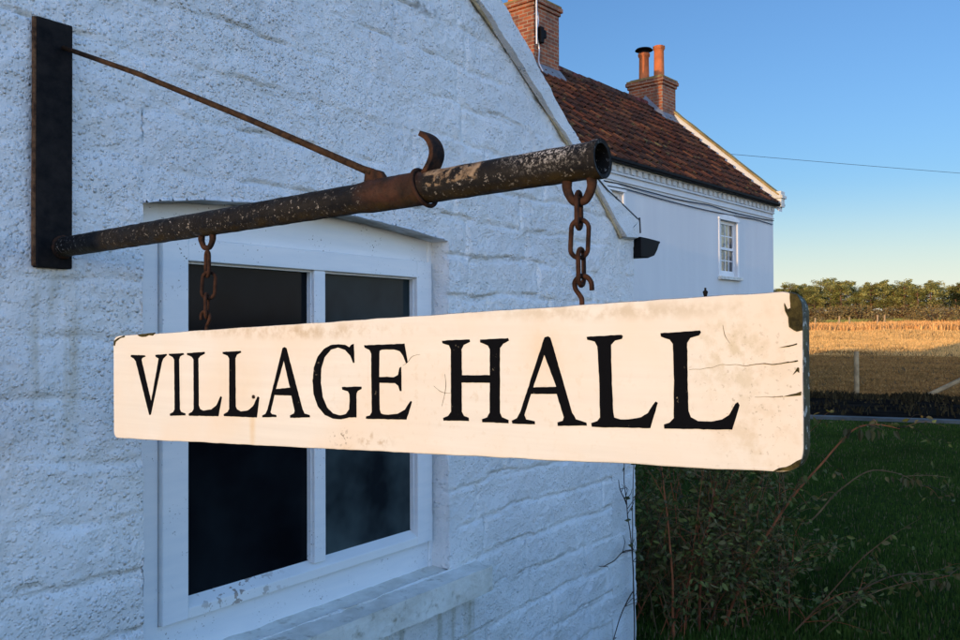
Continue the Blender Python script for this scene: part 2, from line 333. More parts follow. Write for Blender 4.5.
def m_sign_board():
    n = NT('aged_cream_sign_paint')
    x, y, z = n.sep()
    grain = n.noise(1.0, 4, vec=n.scaled((1, 3, 90)))
    base = n.mix(n.rng(grain, .3, .7), (.68, .655, .595), (.74, .72, .66))
    base = n.mix(n.rng(n.noise(5, 4), .40, .68), base, (.72, .645, .545))
    def st(c, r, k, col, sc=25, lo=.40, hi=.62):
        nonlocal base
        base = n.mix(n.math('MULTIPLY', n.blob(c, r), n.math('MULTIPLY', n.rng(n.noise(sc, 5, .65), lo, hi), k)), base, col)
    oz = 1.61
    st((0, .255, 1.533-oz), (.05, .013, .065), .8, (.62, .42, .16), 12, .2, .6)        # rust run under the nail
    st((0, .253, 1.583-oz), (.05, .007, .006), 1, (.10, .06, .03), 60, .1, .3)
    st((0, .035, 1.525-oz), (.05, .05, .022), 1, (.14, .10, .05), 170, .56, .62)
    st((0, -.033, 1.526-oz), (.05, .06, .02), .9, (.38, .27, .14), 60, .5, .62)
    st((0, -.62, 1.669-oz), (.05, .10, .10), .75, (.50, .43, .28), 45, .46, .62)
    st((0, -.65, 1.575-oz), (.05, .10, .07), .6, (.52, .42, .27), 38, .46, .64)
    st((0, -.36, 1.690-oz), (.05, .07, .10), .5, (.66, .46, .24), 14, .35, .65)
    st((0, -.20, 1.60-oz), (.05, .60, .13), .35, (.56, .46, .32), 70, .56, .64)
    st((0, -.65, 1.62-oz), (.05, .16, .16), .7, (.30, .25, .16), 150, .60, .66)
    st((0, .30, 1.60-oz), (.05, .10, .16), .55, (.68, .55, .38), 7, .3, .6)
    st((0, .15, 1.70-oz), (.05, .45, .022), .8, (.42, .31, .17), 34, .44, .62); st((0, -.45, 1.725-oz), (.05, .35, .020), .6, (.40, .32, .19), 40, .42, .60)
    st((0, -.15, 1.50-oz), (.05, .50, .03), .45, (.60, .44, .26), 22, .46, .66)
    # the raw ends and underside: algae and flaking paint
    end = n.math('MULTIPLY', n.rng(y, -.5950, -.6035), 1.0)
    nrm = n.t.nodes.new('ShaderNodeNewGeometry')
    ns = n.sep(nrm.outputs['Normal'])
    side = n.rng(n.math('MULTIPLY', ns[0], -1.0), .62, .30)
    fl = n.noise(75, 5, .7)
    edge = n.mix(n.rng(fl, .57, .62), n.mix(n.rng(n.noise(30, 3), .4, .6), (.018, .020, .012), (.065, .060, .022)), (.42, .42, .36))
    base = n.mix(side, base, edge)
    n.set('Base Color', base); n.set('Roughness', .60); n.set('Specular IOR Level', .25)
    hb = n.bump(grain, .10, .002)
    n.bump(n.noise(120, 3), .10, .001, hb)
    return n.m
def m_letter():
    n = NT('black_letter_paint')
    f = n.rng(n.noise(85, 5, .7), .66, .70)
    y = n.sep()[1]
    f = n.math('MULTIPLY', f, n.rng(y, .2, -.5, .25, .9))
    n.set('Base Color', n.mix(f, (.004, .0045, .006), (.30, .27, .20)))
    n.set('Roughness', .8); n.set('Specular IOR Level', .03)
    n.bump(n.noise(60, 5, .7), .5, .003)
    return n.m
def m_bare_wood():
    n = NT('bare_mossy_wood')
    f = n.noise(60, 5, .7)
    n.set('Base Color', n.mix(n.rng(f, .35, .65), (.018, .016, .008), (.085, .070, .024))); n.set('Roughness', .95); n.set('Specular IOR Level', .1)
    n.bump(f, .8, .003)
    return n.m
def m_pole():
    n = NT('chipped_black_paint_on_rust')
    x, y, z = n.sep()                                          # origin at the wall end of the pole
    black = n.mix(n.rng(n.noise(14, 4), .4, .7), (.004, .004, .005), (.011, .010, .009))
    spk = n.rng(n.noise(150, 4, .7), .60, .645)
    spk = n.math('MULTIPLY', spk, n.rng(n.noise(7, 3), .38, .55))
    col = n.mix(spk, black, (.30, .285, .26))
    # white bloom near the open end
    wb = n.math('MULTIPLY', n.blob((-.02, -1.285, .07), (.06, .10, .05)), n.rng(n.noise(190, 5, .8), .52, .57))
    col = n.mix(wb, col, (.62, .60, .56))
    # rust sleeve
    rn = n.noise(24, 5, .65)
    rs = n.math('MULTIPLY', n.rng(y, -.925, -.955), n.rng(y, -1.075, -1.05))
    rust = n.mix(n.rng(rn, .35, .65), (.012, .008, .006), (.050, .021, .012))
    col = n.mix(n.math('MULTIPLY', rs, n.rng(n.noise(16, 4), .36, .46)), col, rust)
    # tan undercoat patch beyond the collar
    tn = n.math('MULTIPLY', n.rng(n.math('ADD', y, n.math('MULTIPLY', n.noise(22, 4), .07)), -1.035, -1.045), n.rng(n.math('ADD', y, n.math('MULTIPLY', n.noise(30, 4), .06)), -1.150, -1.140))
    tn = n.math('MULTIPLY', tn, n.rng(n.noise(40, 5, .7), .56, .49))
    tan = n.mix(n.rng(n.noise(60, 4), .4, .6), (.13, .09, .055), (.27, .20, .13))
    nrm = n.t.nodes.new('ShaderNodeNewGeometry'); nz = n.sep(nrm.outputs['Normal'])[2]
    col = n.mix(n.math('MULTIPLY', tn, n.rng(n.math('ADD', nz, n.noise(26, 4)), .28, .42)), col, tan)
    # yellow bounce light from the sign, painted into the underside
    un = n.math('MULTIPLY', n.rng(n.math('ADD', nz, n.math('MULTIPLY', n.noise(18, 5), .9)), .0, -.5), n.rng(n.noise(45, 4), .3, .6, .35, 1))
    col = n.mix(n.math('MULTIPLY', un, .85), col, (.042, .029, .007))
    n.set('Base Color', col); n.set('Roughness', n.rng(n.noise(40, 4), .3, .7, .45, .85)); n.set('Specular IOR Level', .18)
    n.bump(n.math('ADD', n.noise(90, 5, .7), n.math('MULTIPLY', spk, .5)), .7, .003)
    return n.m
def rusty(name, dark, lightc, scale=50, lo=.35, hi=.65, rough=.85):
    n = NT(name)
    f = n.noise(scale, 5, .65)
    n.set('Base Color', n.mix(n.rng(f, lo, hi), dark, lightc)); n.set('Roughness', rough); n.set('Specular IOR Level', .10)
    n.bump(n.noise(scale*3, 4), .8, .0015)
    return n.m
def m_glass():
    n = NT('dark_window_glass')
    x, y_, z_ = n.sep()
    sheen = n.noise(3, 4)
    col = n.mix(n.rng(x, 1.88, 1.98), (.0035, .004, .0055), n.mix(n.rng(n.math('ADD', z_, n.math('MULTIPLY', sheen, .5)), 1.45, 2.0), (.062, .085, .088), (.028, .040, .042)))  # right pane's faint reflection painted into its colour, lighter towards the bottom
    n.set('Base Color', n.mix(n.rng(sheen, .4, .7), col, (.010, .013, .016)))
    n.set('Roughness', .12); n.set('IOR', 1.30); n.set('Specular IOR Level', .10)
    return n.m
def m_brick():
    n = NT('old_red_brick')
    br = n.brick((.36, .12, .055), (.22, .075, .04), (.42, .36, .28), 1.0, .225, .078, .010, n.scaled((1, 1, 1)))
    return n, br
def m_chimney_brick():
    n = NT('chimney_brick')
    x, y, z = n.sep()
    cb = n.t.nodes.new('ShaderNodeCombineXYZ')
    n._in(cb.inputs[0], n.math('ADD', x, y)); n._in(cb.inputs[1], z)
    br = n.brick((.40, .105, .034), (.20, .050, .024), (.32, .25, .17), 1.0, .225, .078, .010, cb.outputs[0])
    col = n.mix(n.rng(n.noise(3.5, 5), .45, .75), br['Color'], (.10, .055, .035))
    n.set('Base Color', col); n.set('Roughness', .9); n.bump(br['Fac'], -.6, .01)
    return n.m
def m_pantile():
    n = NT('clay_pantile')
    t = n.attr('tint')
    col = n.mix(n.rng(n.noise(1.3, 5), .42, .70), t, (.055, .030, .020))
    col = n.mix(n.rng(n.noise(5.5, 5), .60, .74), col, (.16, .13, .05))
    n.set('Base Color', col); n.set('Roughness', .85); n.set('Specular IOR Level', .2)
    n.bump(n.noise(40, 4), .4, .01)
    return n.m
def m_house_wall():
    n = NT('smooth_white_render')
    st = n.noise(1.0, 4, vec=n.scaled((2.2, 2.2, .35)))
    n.set('Base Color', n.mix(n.rng(st, .3, .7), (.62, .63, .64), (.68, .69, .69))); n.set('Roughness', .85); n.set('Specular IOR Level', .2)
    n.bump(n.noise(9, 4), .25, .02)
    return n.m
def m_house_glass():
    n = NT('reflecting_sash_glass')
    n.set('Base Color', n.mix(n.rng(n.noise(3.2, 4, .6), .46, .60), (.025, .03, .04), (.40, .31, .17))); n.set('Roughness', .05); n.set('IOR', 1.5); n.set('Specular IOR Level', .5)  # yellowish reflection of sunlit trees painted as cream blotches in the glass
    n.bump(n.noise(7, 2), .25, .03)
    return n.m
def m_ground():
    n = NT('rough_grass_ground')
    x, y, z = n.sep()
    d = n.noise(.35, 6, .6); e = n.noise(3.5, 6, .65)
    lawn = n.mix(n.rng(e, .3, .7), (.018, .036, .006), (.045, .070, .012))
    field = n.mix(n.rng(e, .3, .7), (.10, .06, .028), (.24, .15, .065))
    field = n.mix(n.rng(d, .5, .7), field, (.11, .085, .04))
    past = n.mix(n.rng(e, .3, .7), (.10, .12, .03), (.17, .17, .06))
    wood = n.mix(e, (.10, .06, .03), (.16, .10, .05))
    xd = n.math('ADD', x, n.math('MULTIPLY', d, 6.0))
    c = n.mix(n.rng(x, 20.0, 20.4), lawn, field)
    c = n.mix(n.rng(xd, 150, 156), c, past)
    c = n.mix(n.rng(xd, 206, 212), c, wood)
    n.set('Base Color', c); n.set('Roughness', 1.0); n.set('Specular IOR Level', .05)
    n.bump(n.math('ADD', e, n.noise(14, 4)), 1.0, .12)
    return n.m
def m_asphalt():
    n = NT('asphalt')
    e = n.noise(1.5, 6, .6)
    n.set('Base Color', n.mix(n.rng(e, .3, .7), (.008, .006, .005), (.030, .023, .017))); n.set('Roughness', 1.0); n.set('Specular IOR Level', .0)
    n.bump(n.noise(60, 3), .5, .01)
    return n.m

MAT = dict(
    wall=m_wall(), wood=m_white_wood(), rail=m_worn_rail(), sill=m_stone_sill(), board=m_sign_board(), letter=m_letter(), bare=m_bare_wood(),
    pole=m_pole(), plate=rusty('black_iron_plate', (.007, .007, .008), (.020, .017, .016), 30),
    rod=rusty('rusty_brown_rod', (.016, .010, .007), (.055, .032, .017), 70), chain=rusty('rusty_chain', (.016, .009, .007), (.060, .028, .017), 60),
    collar=rusty('dark_rusty_iron', (.012, .010, .010), (.06, .028, .016), 50), edge=rusty('rust_edge', (.05, .025, .015), (.20, .10, .05), 70),
    glass=m_glass(), brick=m_chimney_brick(), tile=m_pantile(), hwall=m_house_wall(), hglass=m_house_glass(), ground=m_ground(), asphalt=m_asphalt(),
    dirt_shade=simple('stained_mortar', (.50, .42, .28), .9, .3, 30, bump=.004), black=simple('black_plastic', (.006, .006, .007), .6, .2, 10, spec=.08),
    verge_sun=simple('sunlit_verge', (.36, .25, .09), .95, .45, 3, bump=.02, bscale=20), lead=simple('lead_sheet', (.17, .18, .20), .6, .25, 4),  # verge coping: yellow of the low sun put into its colour
    pot=simple('terracotta_pot', (.56, .16, .050), .8, .18, 4), cap=simple('stained_cap_course', (.26, .18, .075), .95, .4, 4, bump=.02, bscale=15),
    paint=simple('white_window_paint', (.76, .76, .76), .5, .05, 5), dark=simple('dark_gap', (.01, .01, .01), .9, .1, 5), slate=simple('dark_slate_edge', (.05, .05, .055), .7, .3, 20),
    kerb=simple('concrete_kerb', (.13, .13, .12), .9, .4, 2, bump=.01), post=simple('weathered_timber_post', (.46, .31, .16), .9, .3, 6, bump=.01),
    leaf=tinted('leaf_surface', .7, .25), needle=tinted('pine_needles', .9, .1, .45, .6), bark=simple('pine_bark', (.19, .10, .06), .95, .3, 3), stem=tinted('shrub_stem', .7, .25, .35, 12), blade=tinted('grass_blade', .9, .1, .3, .8),
    wire=simple('black_cable', (.02, .02, .022), .6, .1, 5), steel=simple('aerial_metal', (.45, .45, .46), .4, .1, 5, .8),
)

# ------------------------------------------------------------------ the village hall
hall = thing('village_hall', (0, 0, 0), 'rough white painted hall gable with a window, carrying the sign bracket', 'building')
XL, XR, EAVE, SL = -2.6, 4.05, 2.22, .60
XM = (XL+XR)/2; RIDGE = EAVE + SL*(XR-XM)
WX0, WX1, WZ0 = 1.258, 2.490, .84
ARCH = [(1.258, 2.017), (1.42, 2.044), (1.588, 2.056), (1.80, 2.064), (1.992, 2.063), (2.224, 2.050), (2.40, 2.034), (2.490, 2.022)]
def arch(x): return np.interp(x, [a for a, b in ARCH], [b for a, b in ARCH])
def gable(x): return EAVE + SL*(np.minimum(XR - x, x - XL))

def relief(X, Z):
    """height of the painted block wall (m, + = towards the viewer) and how deep a crevice it is"""
    zz = Z + .060*(fbm(X*1.3, Z*.8, 1)-.5) + .034*(fbm(X*6, Z*5, 2)-.5)
    ch = .141
    row = np.floor(zz/ch); fz = zz/ch-row
    off = _tab[(row.astype(int)*7) % 512, 5]*.4 + (row % 2)*.2
    ln = .38 + .14*_tab[(row.astype(int)*3) % 512, 9]
    xx = X + off + .03*(fbm(X*4, Z*4, 3)-.5)
    cl = np.floor(xx/ln); fx = xx/ln-cl
    bid = _tab[(row.astype(int)*13+cl.astype(int)*29) % 512, (cl.astype(int)*17+row.astype(int)*5) % 512]
    dz = np.minimum(fz, 1-fz)*ch; dx = np.minimum(fx, 1-fx)*ln
    jw = .011 + .012*fbm(X*3, Z*3, 4)
    jw = jw*(.55+.9*fbm(X*14, Z*10, 24, 3))
    jz = 1-sstep(.0, 1.0, dz/jw); jx = (1-sstep(.0, 1.0, dx/(.013+.014*fbm(X*9, Z*9, 25, 3))))
    vis = sstep(.40, .62, fbm(X*4.5+7, Z*4.0, 5, 4) + .10*sstep(1.9, 2.8, X))*.92*(1-.45*sstep(1.85, 2.15, Z)*(1-sstep(2.2, 3.0, X))) + .08            # joints come and go under the paint
    jx = jx*sstep(.40, .55, fbm(X*2.1+1, Z*2.6, 27, 2)+.06)
    j = np.maximum(jz*vis, jx)
    rg = fbm(X*13, Z*15, 6, 4)-.5
    edge_r = sstep(1.9, 2.8, X); low = 1-sstep(1.2, 2.0, Z)
    h = -(.0050+.0024*np.maximum(edge_r, low*.8))*np.maximum(jz*vis, jx*(.7+.6*edge_r)) + .0055*(bid-.5) + .012*(fbm(X*2.5, Z*2.5, 8, 3)-.5) + .014*rg
    lump = np.clip(vnoise(X*70, Z*70, 11)-.45, 0, 1)*np.clip(vnoise(X*9, Z*9, 12)*1.6-.3, 0, 1)
    h = h + .0065*lump + .0022*(vnoise(X*130, Z*130, 13)-.5)
    # sharp broken edges under some courses
    crack = (1-sstep(0, .006, np.abs(fz*ch-.012+.014*(fbm(X*6, Z*2, 15)-.5))))*sstep(.60, .68, fbm(X*3.1+3, Z*5.1, 16, 3))
    h = h - .011*crack
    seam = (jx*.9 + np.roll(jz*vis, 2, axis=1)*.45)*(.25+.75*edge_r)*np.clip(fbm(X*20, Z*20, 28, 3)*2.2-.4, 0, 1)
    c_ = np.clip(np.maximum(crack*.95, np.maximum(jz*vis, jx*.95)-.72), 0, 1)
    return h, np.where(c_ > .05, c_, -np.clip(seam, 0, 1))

def build_gable():
    f = .0065
    xs = np.unique(np.round(np.concatenate([np.linspace(XL, .74, 24), np.arange(.75, WX0, f), [WX0], np.linspace(WX0+f, WX1-f, 190), [WX1], np.arange(WX1+f, XR-.004, f), [XR]]), 5))
    zs = np.unique(np.round(np.concatenate([np.linspace(0, .28, 4), np.arange(.29, 3.14, f), np.linspace(3.16, RIDGE, 24)]), 5))
    X, Z = np.meshgrid(xs, zs, indexing='ij')
    G = gable(X)
    Zc = np.minimum(Z, G)
    inx = (X >= WX0-1e-6) & (X <= WX1+1e-6)
    A = arch(X)
    rough = .006*(fbm(X*16, Z*16, 21)-.5)
    # pull the first row above the arch on to the arch line, the last below the sill on to its line
    iz = np.searchsorted(zs, A[:, 0])
    for i in range(len(xs)):
        if inx[i, 0]:
            k = iz[i]; Zc[i, k] = A[i, 0] + rough[i, k]
    kb = np.searchsorted(zs, WZ0); Zc[inx[:, 0], kb] = WZ0
    h, cv = relief(X, Zc)
    fade = np.clip((X-.70)/.05, 0, 1)
    h = h*fade
    Y = -h
    Xd = X.copy()
    # ragged jambs
    for ix in (np.searchsorted(xs, WX0), np.searchsorted(xs, WX1)):
        Xd[ix, :] += .010*(fbm(Z[ix, :]*14, Z[ix, :]*0+3.3, 22)-.5)
    co_ = np.stack([Xd, Y, Zc], -1).reshape(-1, 3)
    nz = len(zs)
    faces = []
    hole = set()
    i0 = np.searchsorted(xs, WX0); i1 = np.searchsorted(xs, WX1)
    above = Z >= G-1e-9
    for i in range(len(xs)-1):
        for k in range(nz-1):
            if i0 <= i < i1:
                kt = min(iz[i], iz[i+1])
                if kb <= k < max(iz[i], iz[i+1]) :
                    if iz[i] != iz[i+1] and k == kt:   # step in the top row: triangle
                        if iz[i] > iz[i+1]: faces.append((i*nz+k, (i+1)*nz+k, (i+1)*nz+k+1)) if False else None
                    continue
            if above[i, k] and above[i+1, k] : continue
            faces.append((i*nz+k, (i+1)*nz+k, (i+1)*nz+k+1, i*nz+k+1))
    verts = [tuple(p) for p in co_]
    crev = list(cv.reshape(-1))
    # reveals
    def strip(ids, dy=.16, dirt_shade=.0):
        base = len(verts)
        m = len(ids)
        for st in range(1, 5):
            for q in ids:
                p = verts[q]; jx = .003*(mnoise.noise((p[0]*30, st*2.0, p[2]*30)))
                verts.append((p[0]+jx, p[1]*(1-st/4)+dy*st/4, p[2])); crev.append(dirt_shade)
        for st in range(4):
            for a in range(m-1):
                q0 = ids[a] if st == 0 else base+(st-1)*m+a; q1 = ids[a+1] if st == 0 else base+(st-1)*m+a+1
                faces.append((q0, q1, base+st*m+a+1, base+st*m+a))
    strip([i0*nz+k for k in range(kb, iz[i0]+1)])
    strip([i1*nz+k for k in range(kb, iz[i1]+1)])
    strip([i*nz+iz[i] for i in range(i0, i1+1)], dirt_shade=1.6)  # shade under the arch painted on as a darker soffit
    ic = len(xs)-1
    me = bpy.data.meshes.new('gable_wall')
    me.from_pydata([(x, y, z) for x, y, z in verts], [], faces)
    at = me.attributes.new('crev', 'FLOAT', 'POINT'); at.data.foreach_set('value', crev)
    me.polygons.foreach_set('use_smooth', [True]*len(me.polygons))
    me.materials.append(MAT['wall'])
    o = bpy.data.objects.new('gable_wall', me); COL.objects.link(o); o.parent = hall
    return o
gw = build_gable()
# texture coordinates of the wall are measured in world x: shift by the hall's base is compensated in the mesh itself
LEN = 18.0
b = MB(); b.box(XR-.25, XR, .004, LEN, 0, EAVE-.02); b.build('side_wall', MAT['wall'], hall)
b = MB(); b.box(XL, XL+.25, .02, LEN, 0, EAVE-.02); b.build('side_wall', MAT['wall'], hall)
b = MB()
b.add([(XL, LEN, 0), (XR, LEN, 0), (XR, LEN, EAVE), (XM, LEN, RIDGE), (XL, LEN, EAVE)], [(0, 1, 2, 3, 4)]); b.build('back_wall', MAT['hwall'], hall)
b = MB()
b.add([(XR+.06, .10, EAVE-.04), (XR+.06, LEN, EAVE-.04), (XM, LEN, RIDGE), (XM, .10, RIDGE), (XL-.06, .10, EAVE-.04), (XL-.06, LEN, EAVE-.04)], [(0, 1, 2, 3), (3, 2, 5, 4)])
b.build('roof', simple('hall_roof_tile', (.20, .07, .04), .9, .3, 3), hall)
# raised coping band along the verge, its foot a little kneeler over the corner
IN = [(XM, 3.80), (2.668, 2.935), (3.349, 2.533), (3.602, 2.372), (3.890, 2.158)]
OUT = [(XM, 4.03), (2.835, 2.971), (3.409, 2.563), (3.618, 2.395), (3.816, 2.325), (4.045, 2.252)]
def coping():
    v = []; f = []
    n = 260
    for i in range(n+1):
        t = i/n; x = XM + (4.045-XM)*t
        zo = np.interp(x, [p[0] for p in OUT], [p[1] for p in OUT])
        xi = XM + (3.89-XM)*t; zi = np.interp(xi, [p[0] for p in IN], [p[1] for p in IN])
        for k in range(7):
            s = k/6
            px, pz = xi+(x-xi)*s, zi+(zo-zi)*s
            y = -.030 + .012*(mnoise.noise((px*9, pz*9, 1.3))) + .004*mnoise.noise((px*40, pz*40, 5))
            if k == 0: y = -.004
            if k == 1: px, pz = xi+(x-xi)*.03, zi+(zo-zi)*.03
            if k == 6: pz += .006*mnoise.noise((px*25, 3.3, 0))
            v.append((px, y, pz))
        v.append((x, .20, zo+.004))
    for i in range(n):
        for k in range(7):
            a = i*8+k; f.append((a, a+8, a+9, a+1))
    b = MB(); b.add(v, f)
    # closing end of the kneeler
    b.add([(3.89, -.032, 2.158), (4.045, -.032, 2.252), (4.052, -.032, 2.190), (4.03, -.032, 2.165), (3.89, .0, 2.150), (4.03, .0, 2.155), (4.052, .2, 2.19), (4.045, .2, 2.252)],
          [(0, 3, 2, 1), (0, 4, 5, 3), (2, 6, 7, 1), (3, 5, 6, 2)])
    return b.build('coping', MAT['wall'], hall, smooth=True, autosmooth=R(40))
cop = coping()
at = cop.data.attributes.new('crev', 'FLOAT', 'POINT')
b = MB()
path = [(p[0]-.002, -.006, p[1]-.002) for p in crom([(a, 0, z) for a, z in IN], 30) for p in [(p[0], p[2])]]
path = [(x, y+.002*mnoise.noise((x*20, 0, 0)), z+.005*mnoise.noise((x*6, 4, 0))) for x, y, z in path]
b.tube(path, [.007+.004*mnoise.noise((p[0]*14, 2, 2)) for p in path], 6); b.build('mortar_line', MAT['dirt_shade'], hall, smooth=True)
b = MB()
p0 = [(3.60, 2.400), (3.70, 2.360), (3.816, 2.325), (3.93, 2.289), (4.045, 2.253)]
b.tube([(x, -.030, z+.004) for x, z in p0], .0036, 6); b.tube([(4.047, -.032, 2.268), (4.052, -.034, 2.19)], .005, 6)
b.build('verge_edge', MAT['slate'], hall)
# gutter, seen end on past the corner
b = MB()
pr = [(4.058, 2.070), (4.150, 2.070), (4.225, 2.088), (4.262, 2.120), (4.285, 2.152), (4.300, 2.160), (4.298, 2.168), (4.16, 2.172), (4.058, 2.172)]
b.prism(pr[::-1], 'y', -.035, LEN); b.build('gutter', MAT['black'], hall, bevel=.003)

# --- hall window
FY = .070
win = MB()
win.box(WX0-.03, 1.352, FY+.006, FY+.07, .80, 2.08)                  # box frame left, right
win.box(2.472, WX1+.12, FY+.006, FY+.07, .80, 2.08)
win.prism([(WX0-.03, 1.950)] + [(2.62, 1.950)] + [(x, z+.03) for x, z in ARCH[::-1]], 'y', FY+.014, FY+.07)   # head board under the arch
win.box(1.352, 2.472, FY+.012, FY+.07, .80, .935)                     # bottom board
window = win.build('window', MAT['wood'], hall, bevel=.003)
sash = MB()
SX0, SX1, SZ0, SZ1 = 1.354, 2.470, .938, 1.948
PX = [(1.433, 1.892), (1.940, 2.388)]; PZ0, PZ1 = .982, 1.888
sash.box(SX0, PX[0][0], FY-.010, FY+.045, SZ0, SZ1)
sash.box(PX[1][1], SX1, FY-.010, FY+.045, SZ0, SZ1)
sash.box(PX[0][0], PX[1][1], FY-.010, FY+.045, PZ1, SZ1)
sash.box(PX[0][1], PX[1][0], FY-.006, FY+.045, PZ0, PZ1)
sash.build('sash', MAT['wood'], window, bevel=.003)
rail = MB()
rail.prism([(FY-.010, SZ0), (FY+.045, SZ0), (FY+.045, PZ0+.010), (FY+.030, PZ0+.010), (FY-.010, PZ0-.016)], 'x', PX[0][0], PX[1][1])
rail.build('bottom_rail', MAT['rail'], window, bevel=.002)
for (a, c) in PX:
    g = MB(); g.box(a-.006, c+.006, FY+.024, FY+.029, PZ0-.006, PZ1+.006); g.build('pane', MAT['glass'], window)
    bd = MB()
    bd.box(a, a+.004, FY+.008, FY+.0235, PZ0+.009, PZ1); bd.box(c-.004, c, FY+.008, FY+.0235, PZ0+.009, PZ1); bd.box(a+.004, c-.004, FY+.008, FY+.0235, PZ1-.006, PZ1)
    bd.build('glazing_bead', MAT['wood'], window)
def rough_box(x0, x1, y0, y1, z0, z1, n=(90, 14, 8), amp=.006, sd=0, slope=0):
    bm = bmesh.new()
    bmesh.ops.create_cube(bm, size=1)
    for v in bm.verts: v.co = Vector((x0+(v.co.x+.5)*(x1-x0), y0+(v.co.y+.5)*(y1-y0), z0+(v.co.z+.5)*(z1-z0)))
    for ax, k in enumerate(n):
        es = [e for e in bm.edges if abs((e.verts[0].co-e.verts[1].co)[ax]) > 1e-6 and all(abs((e.verts[0].co-e.verts[1].co)[q]) < 1e-6 for q in range(3) if q != ax)]
        bmesh.ops.subdivide_edges(bm, edges=es, cuts=k, use_grid_fill=True)
    m = MB(); bm.normal_update(); vs = []
    for v in bm.verts:
        c = v.co.copy(); q = c*22+Vector((sd, 0, 0))
        d = amp*(mnoise.noise(q*.5)+.6*mnoise.noise(q*1.7)+.3*mnoise.noise(q*4))
        c += v.normal*d
        if slope: c.z -= slope*(y1-c.y)*(c.z-z0)/(z1-z0)
        vs.append(c)
    bm.verts.index_update()
    m.add(vs, [[v.index for v in f.verts] for f in bm.faces]); bm.free()
    return m
rough_box(1.235, 2.660, -.075, .082, .735, .842, amp=.0045, slope=.10).build('sill', MAT['sill'], window, smooth=True, autosmooth=R(50))
# black sheet standing in for the darkness of the room behind the panes
b = MB(); b.box(1.3, 2.45, FY+.08, FY+.10, .82, 2.06); b.build('room_dark', MAT['dark'], window)

# ------------------------------------------------------------------ the bracket
XS = 1.043
br = thing('sign_bracket', (XS, 0, 1.889), 'black rusty iron bracket with a thick hollow pole sticking out from the wall', 'sign bracket')
b = MB(); b.box(.984, 1.066, -.020, .012, 1.842, 2.394); b.build('back_plate', MAT['plate'], br, bevel=.003)
b = MB(); b.tube([(.9815, -.012, 1.845), (.9815, -.011, 2.0), (.9820, -.012, 2.2), (.9815, -.012, 2.392)], .0052, 6); b.build('plate_edge', MAT['edge'], br)
def polept(y): return Vector((XS, y, 1.889 + (1.930-1.889)*(-y-.008)/(1.354)))
pp = []
n = 150
for i in range(n+1):
    y = -.010 - (1.366-.010)*i/n
    pp.append(polept(y))
rad = []
for i, p in enumerate(pp):
    rr = .0222 + .0030*(i/n)
    if -1.055 < p.y < -.93: rr += .0022*min(1, (p.y+1.055)/.006, (-.93-p.y)/.02)
    if p.y < -1.354: rr += .002
    rad.append(rr + .0009*mnoise.noise((p.y*40, 0, 0)))
b = MB()
b.tube(pp, rad, 40, cap=False)
# inside of the open end
e = pp[-1]; d = (pp[-1]-pp[-2]).normalized(); ri = .0212
b.tube([e, e-d*.001, e-d*.12, e-d*.35], [rad[-1]-.0005, ri, ri, ri], 40, cap=False)
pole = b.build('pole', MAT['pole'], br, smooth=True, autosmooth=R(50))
b = MB(); b.tube([e-d*.30, e-d*.305], [.0235, .0235], 24); b.build('bore_dark', MAT['dark'], pole)  # black disc standing in for the darkness inside the pole
b = MB(); b.tube([(XS, -.022, 2.338), (XS, -.30, 2.232), (XS, -.65, 2.086), (XS, -.93, 1.964), (XS, -.952, 1.955)], [.0052, .0055, .0056, .0060, .0075], 10); b.build('stay_rod', MAT['rod'], br, smooth=True)
b = MB(); b.prism([(-.935, 1.938), (-.985, 1.940), (-.972, 1.956), (-.940, 1.966)], 'x', XS-.006, XS+.006); b.build('weld', MAT['collar'], br, bevel=.003)
b = MB(); ring = []
for k in range(28):
    a = 2*math.pi*k/28; ring.append(Vector((XS+math.cos(a)*.0225, -.0225, 1.8895+math.sin(a)*.0225)))
b.tube(ring, [.0048+.0018*mnoise.noise((k*.9, 1, 1)) for k in range(28)], 7, closed=True); b.build('weld_bead', MAT['collar'], br, smooth=True)
# collar and its curled tongue
b = MB()
c = polept(-1.058); ring = []
for k in range(36):
    a = 2*math.pi*k/36
    ring.append(c + Vector((math.sin(a)*.0275, -.010*math.cos(a)*-1.0, math.cos(a)*.0285)))
b.tube(ring, .0036, 8, closed=True)
collar = b.build('collar', MAT['collar'], br, smooth=True)
cur = crom([Vector(q) for q in ((-1.066, 1.940, 0), (-1.078, 1.956, 0), (-1.083, 1.970, 0), (-1.080, 1.984, 0), (-1.071, 1.996, 0), (-1.058, 2.004, 0))], 8)
prof_o = []; prof_i = []
for i, p in enumerate(cur):
    t = (cur[min(i+1, len(cur)-1)]-cur[max(i-1, 0)]).normalized(); nn = Vector((-t.y, t.x, 0))
    th = .0042
    prof_o.append((p.x+nn.x*th, p.y+nn.y*th)); prof_i.append((p.x-nn.x*th, p.y-nn.y*th))
b = MB()
m_ = len(cur); vs = []
for q in range(m_):
    wd = .0150*(1-.15*(q/m_)**3)
    for (yy, zz) in (prof_o[q], prof_i[q]):
        vs += [(XS-wd, yy, zz), (XS+wd, yy, zz)]
fs = []
for q in range(m_-1):
    a = q*4; c4 = a+4
    fs += [(a, a+1, c4+1, c4), (a+2, c4+2, c4+3, a+3), (a, c4, c4+2, a+2), (a+1, a+3, c4+3, c4+1)]
fs += [(0, 2, 3, 1), ((m_-1)*4, (m_-1)*4+1, (m_-1)*4+3, (m_-1)*4+2)]
b.add(vs, fs); b.build('tongue', MAT['collar'], collar, bevel=.0012)
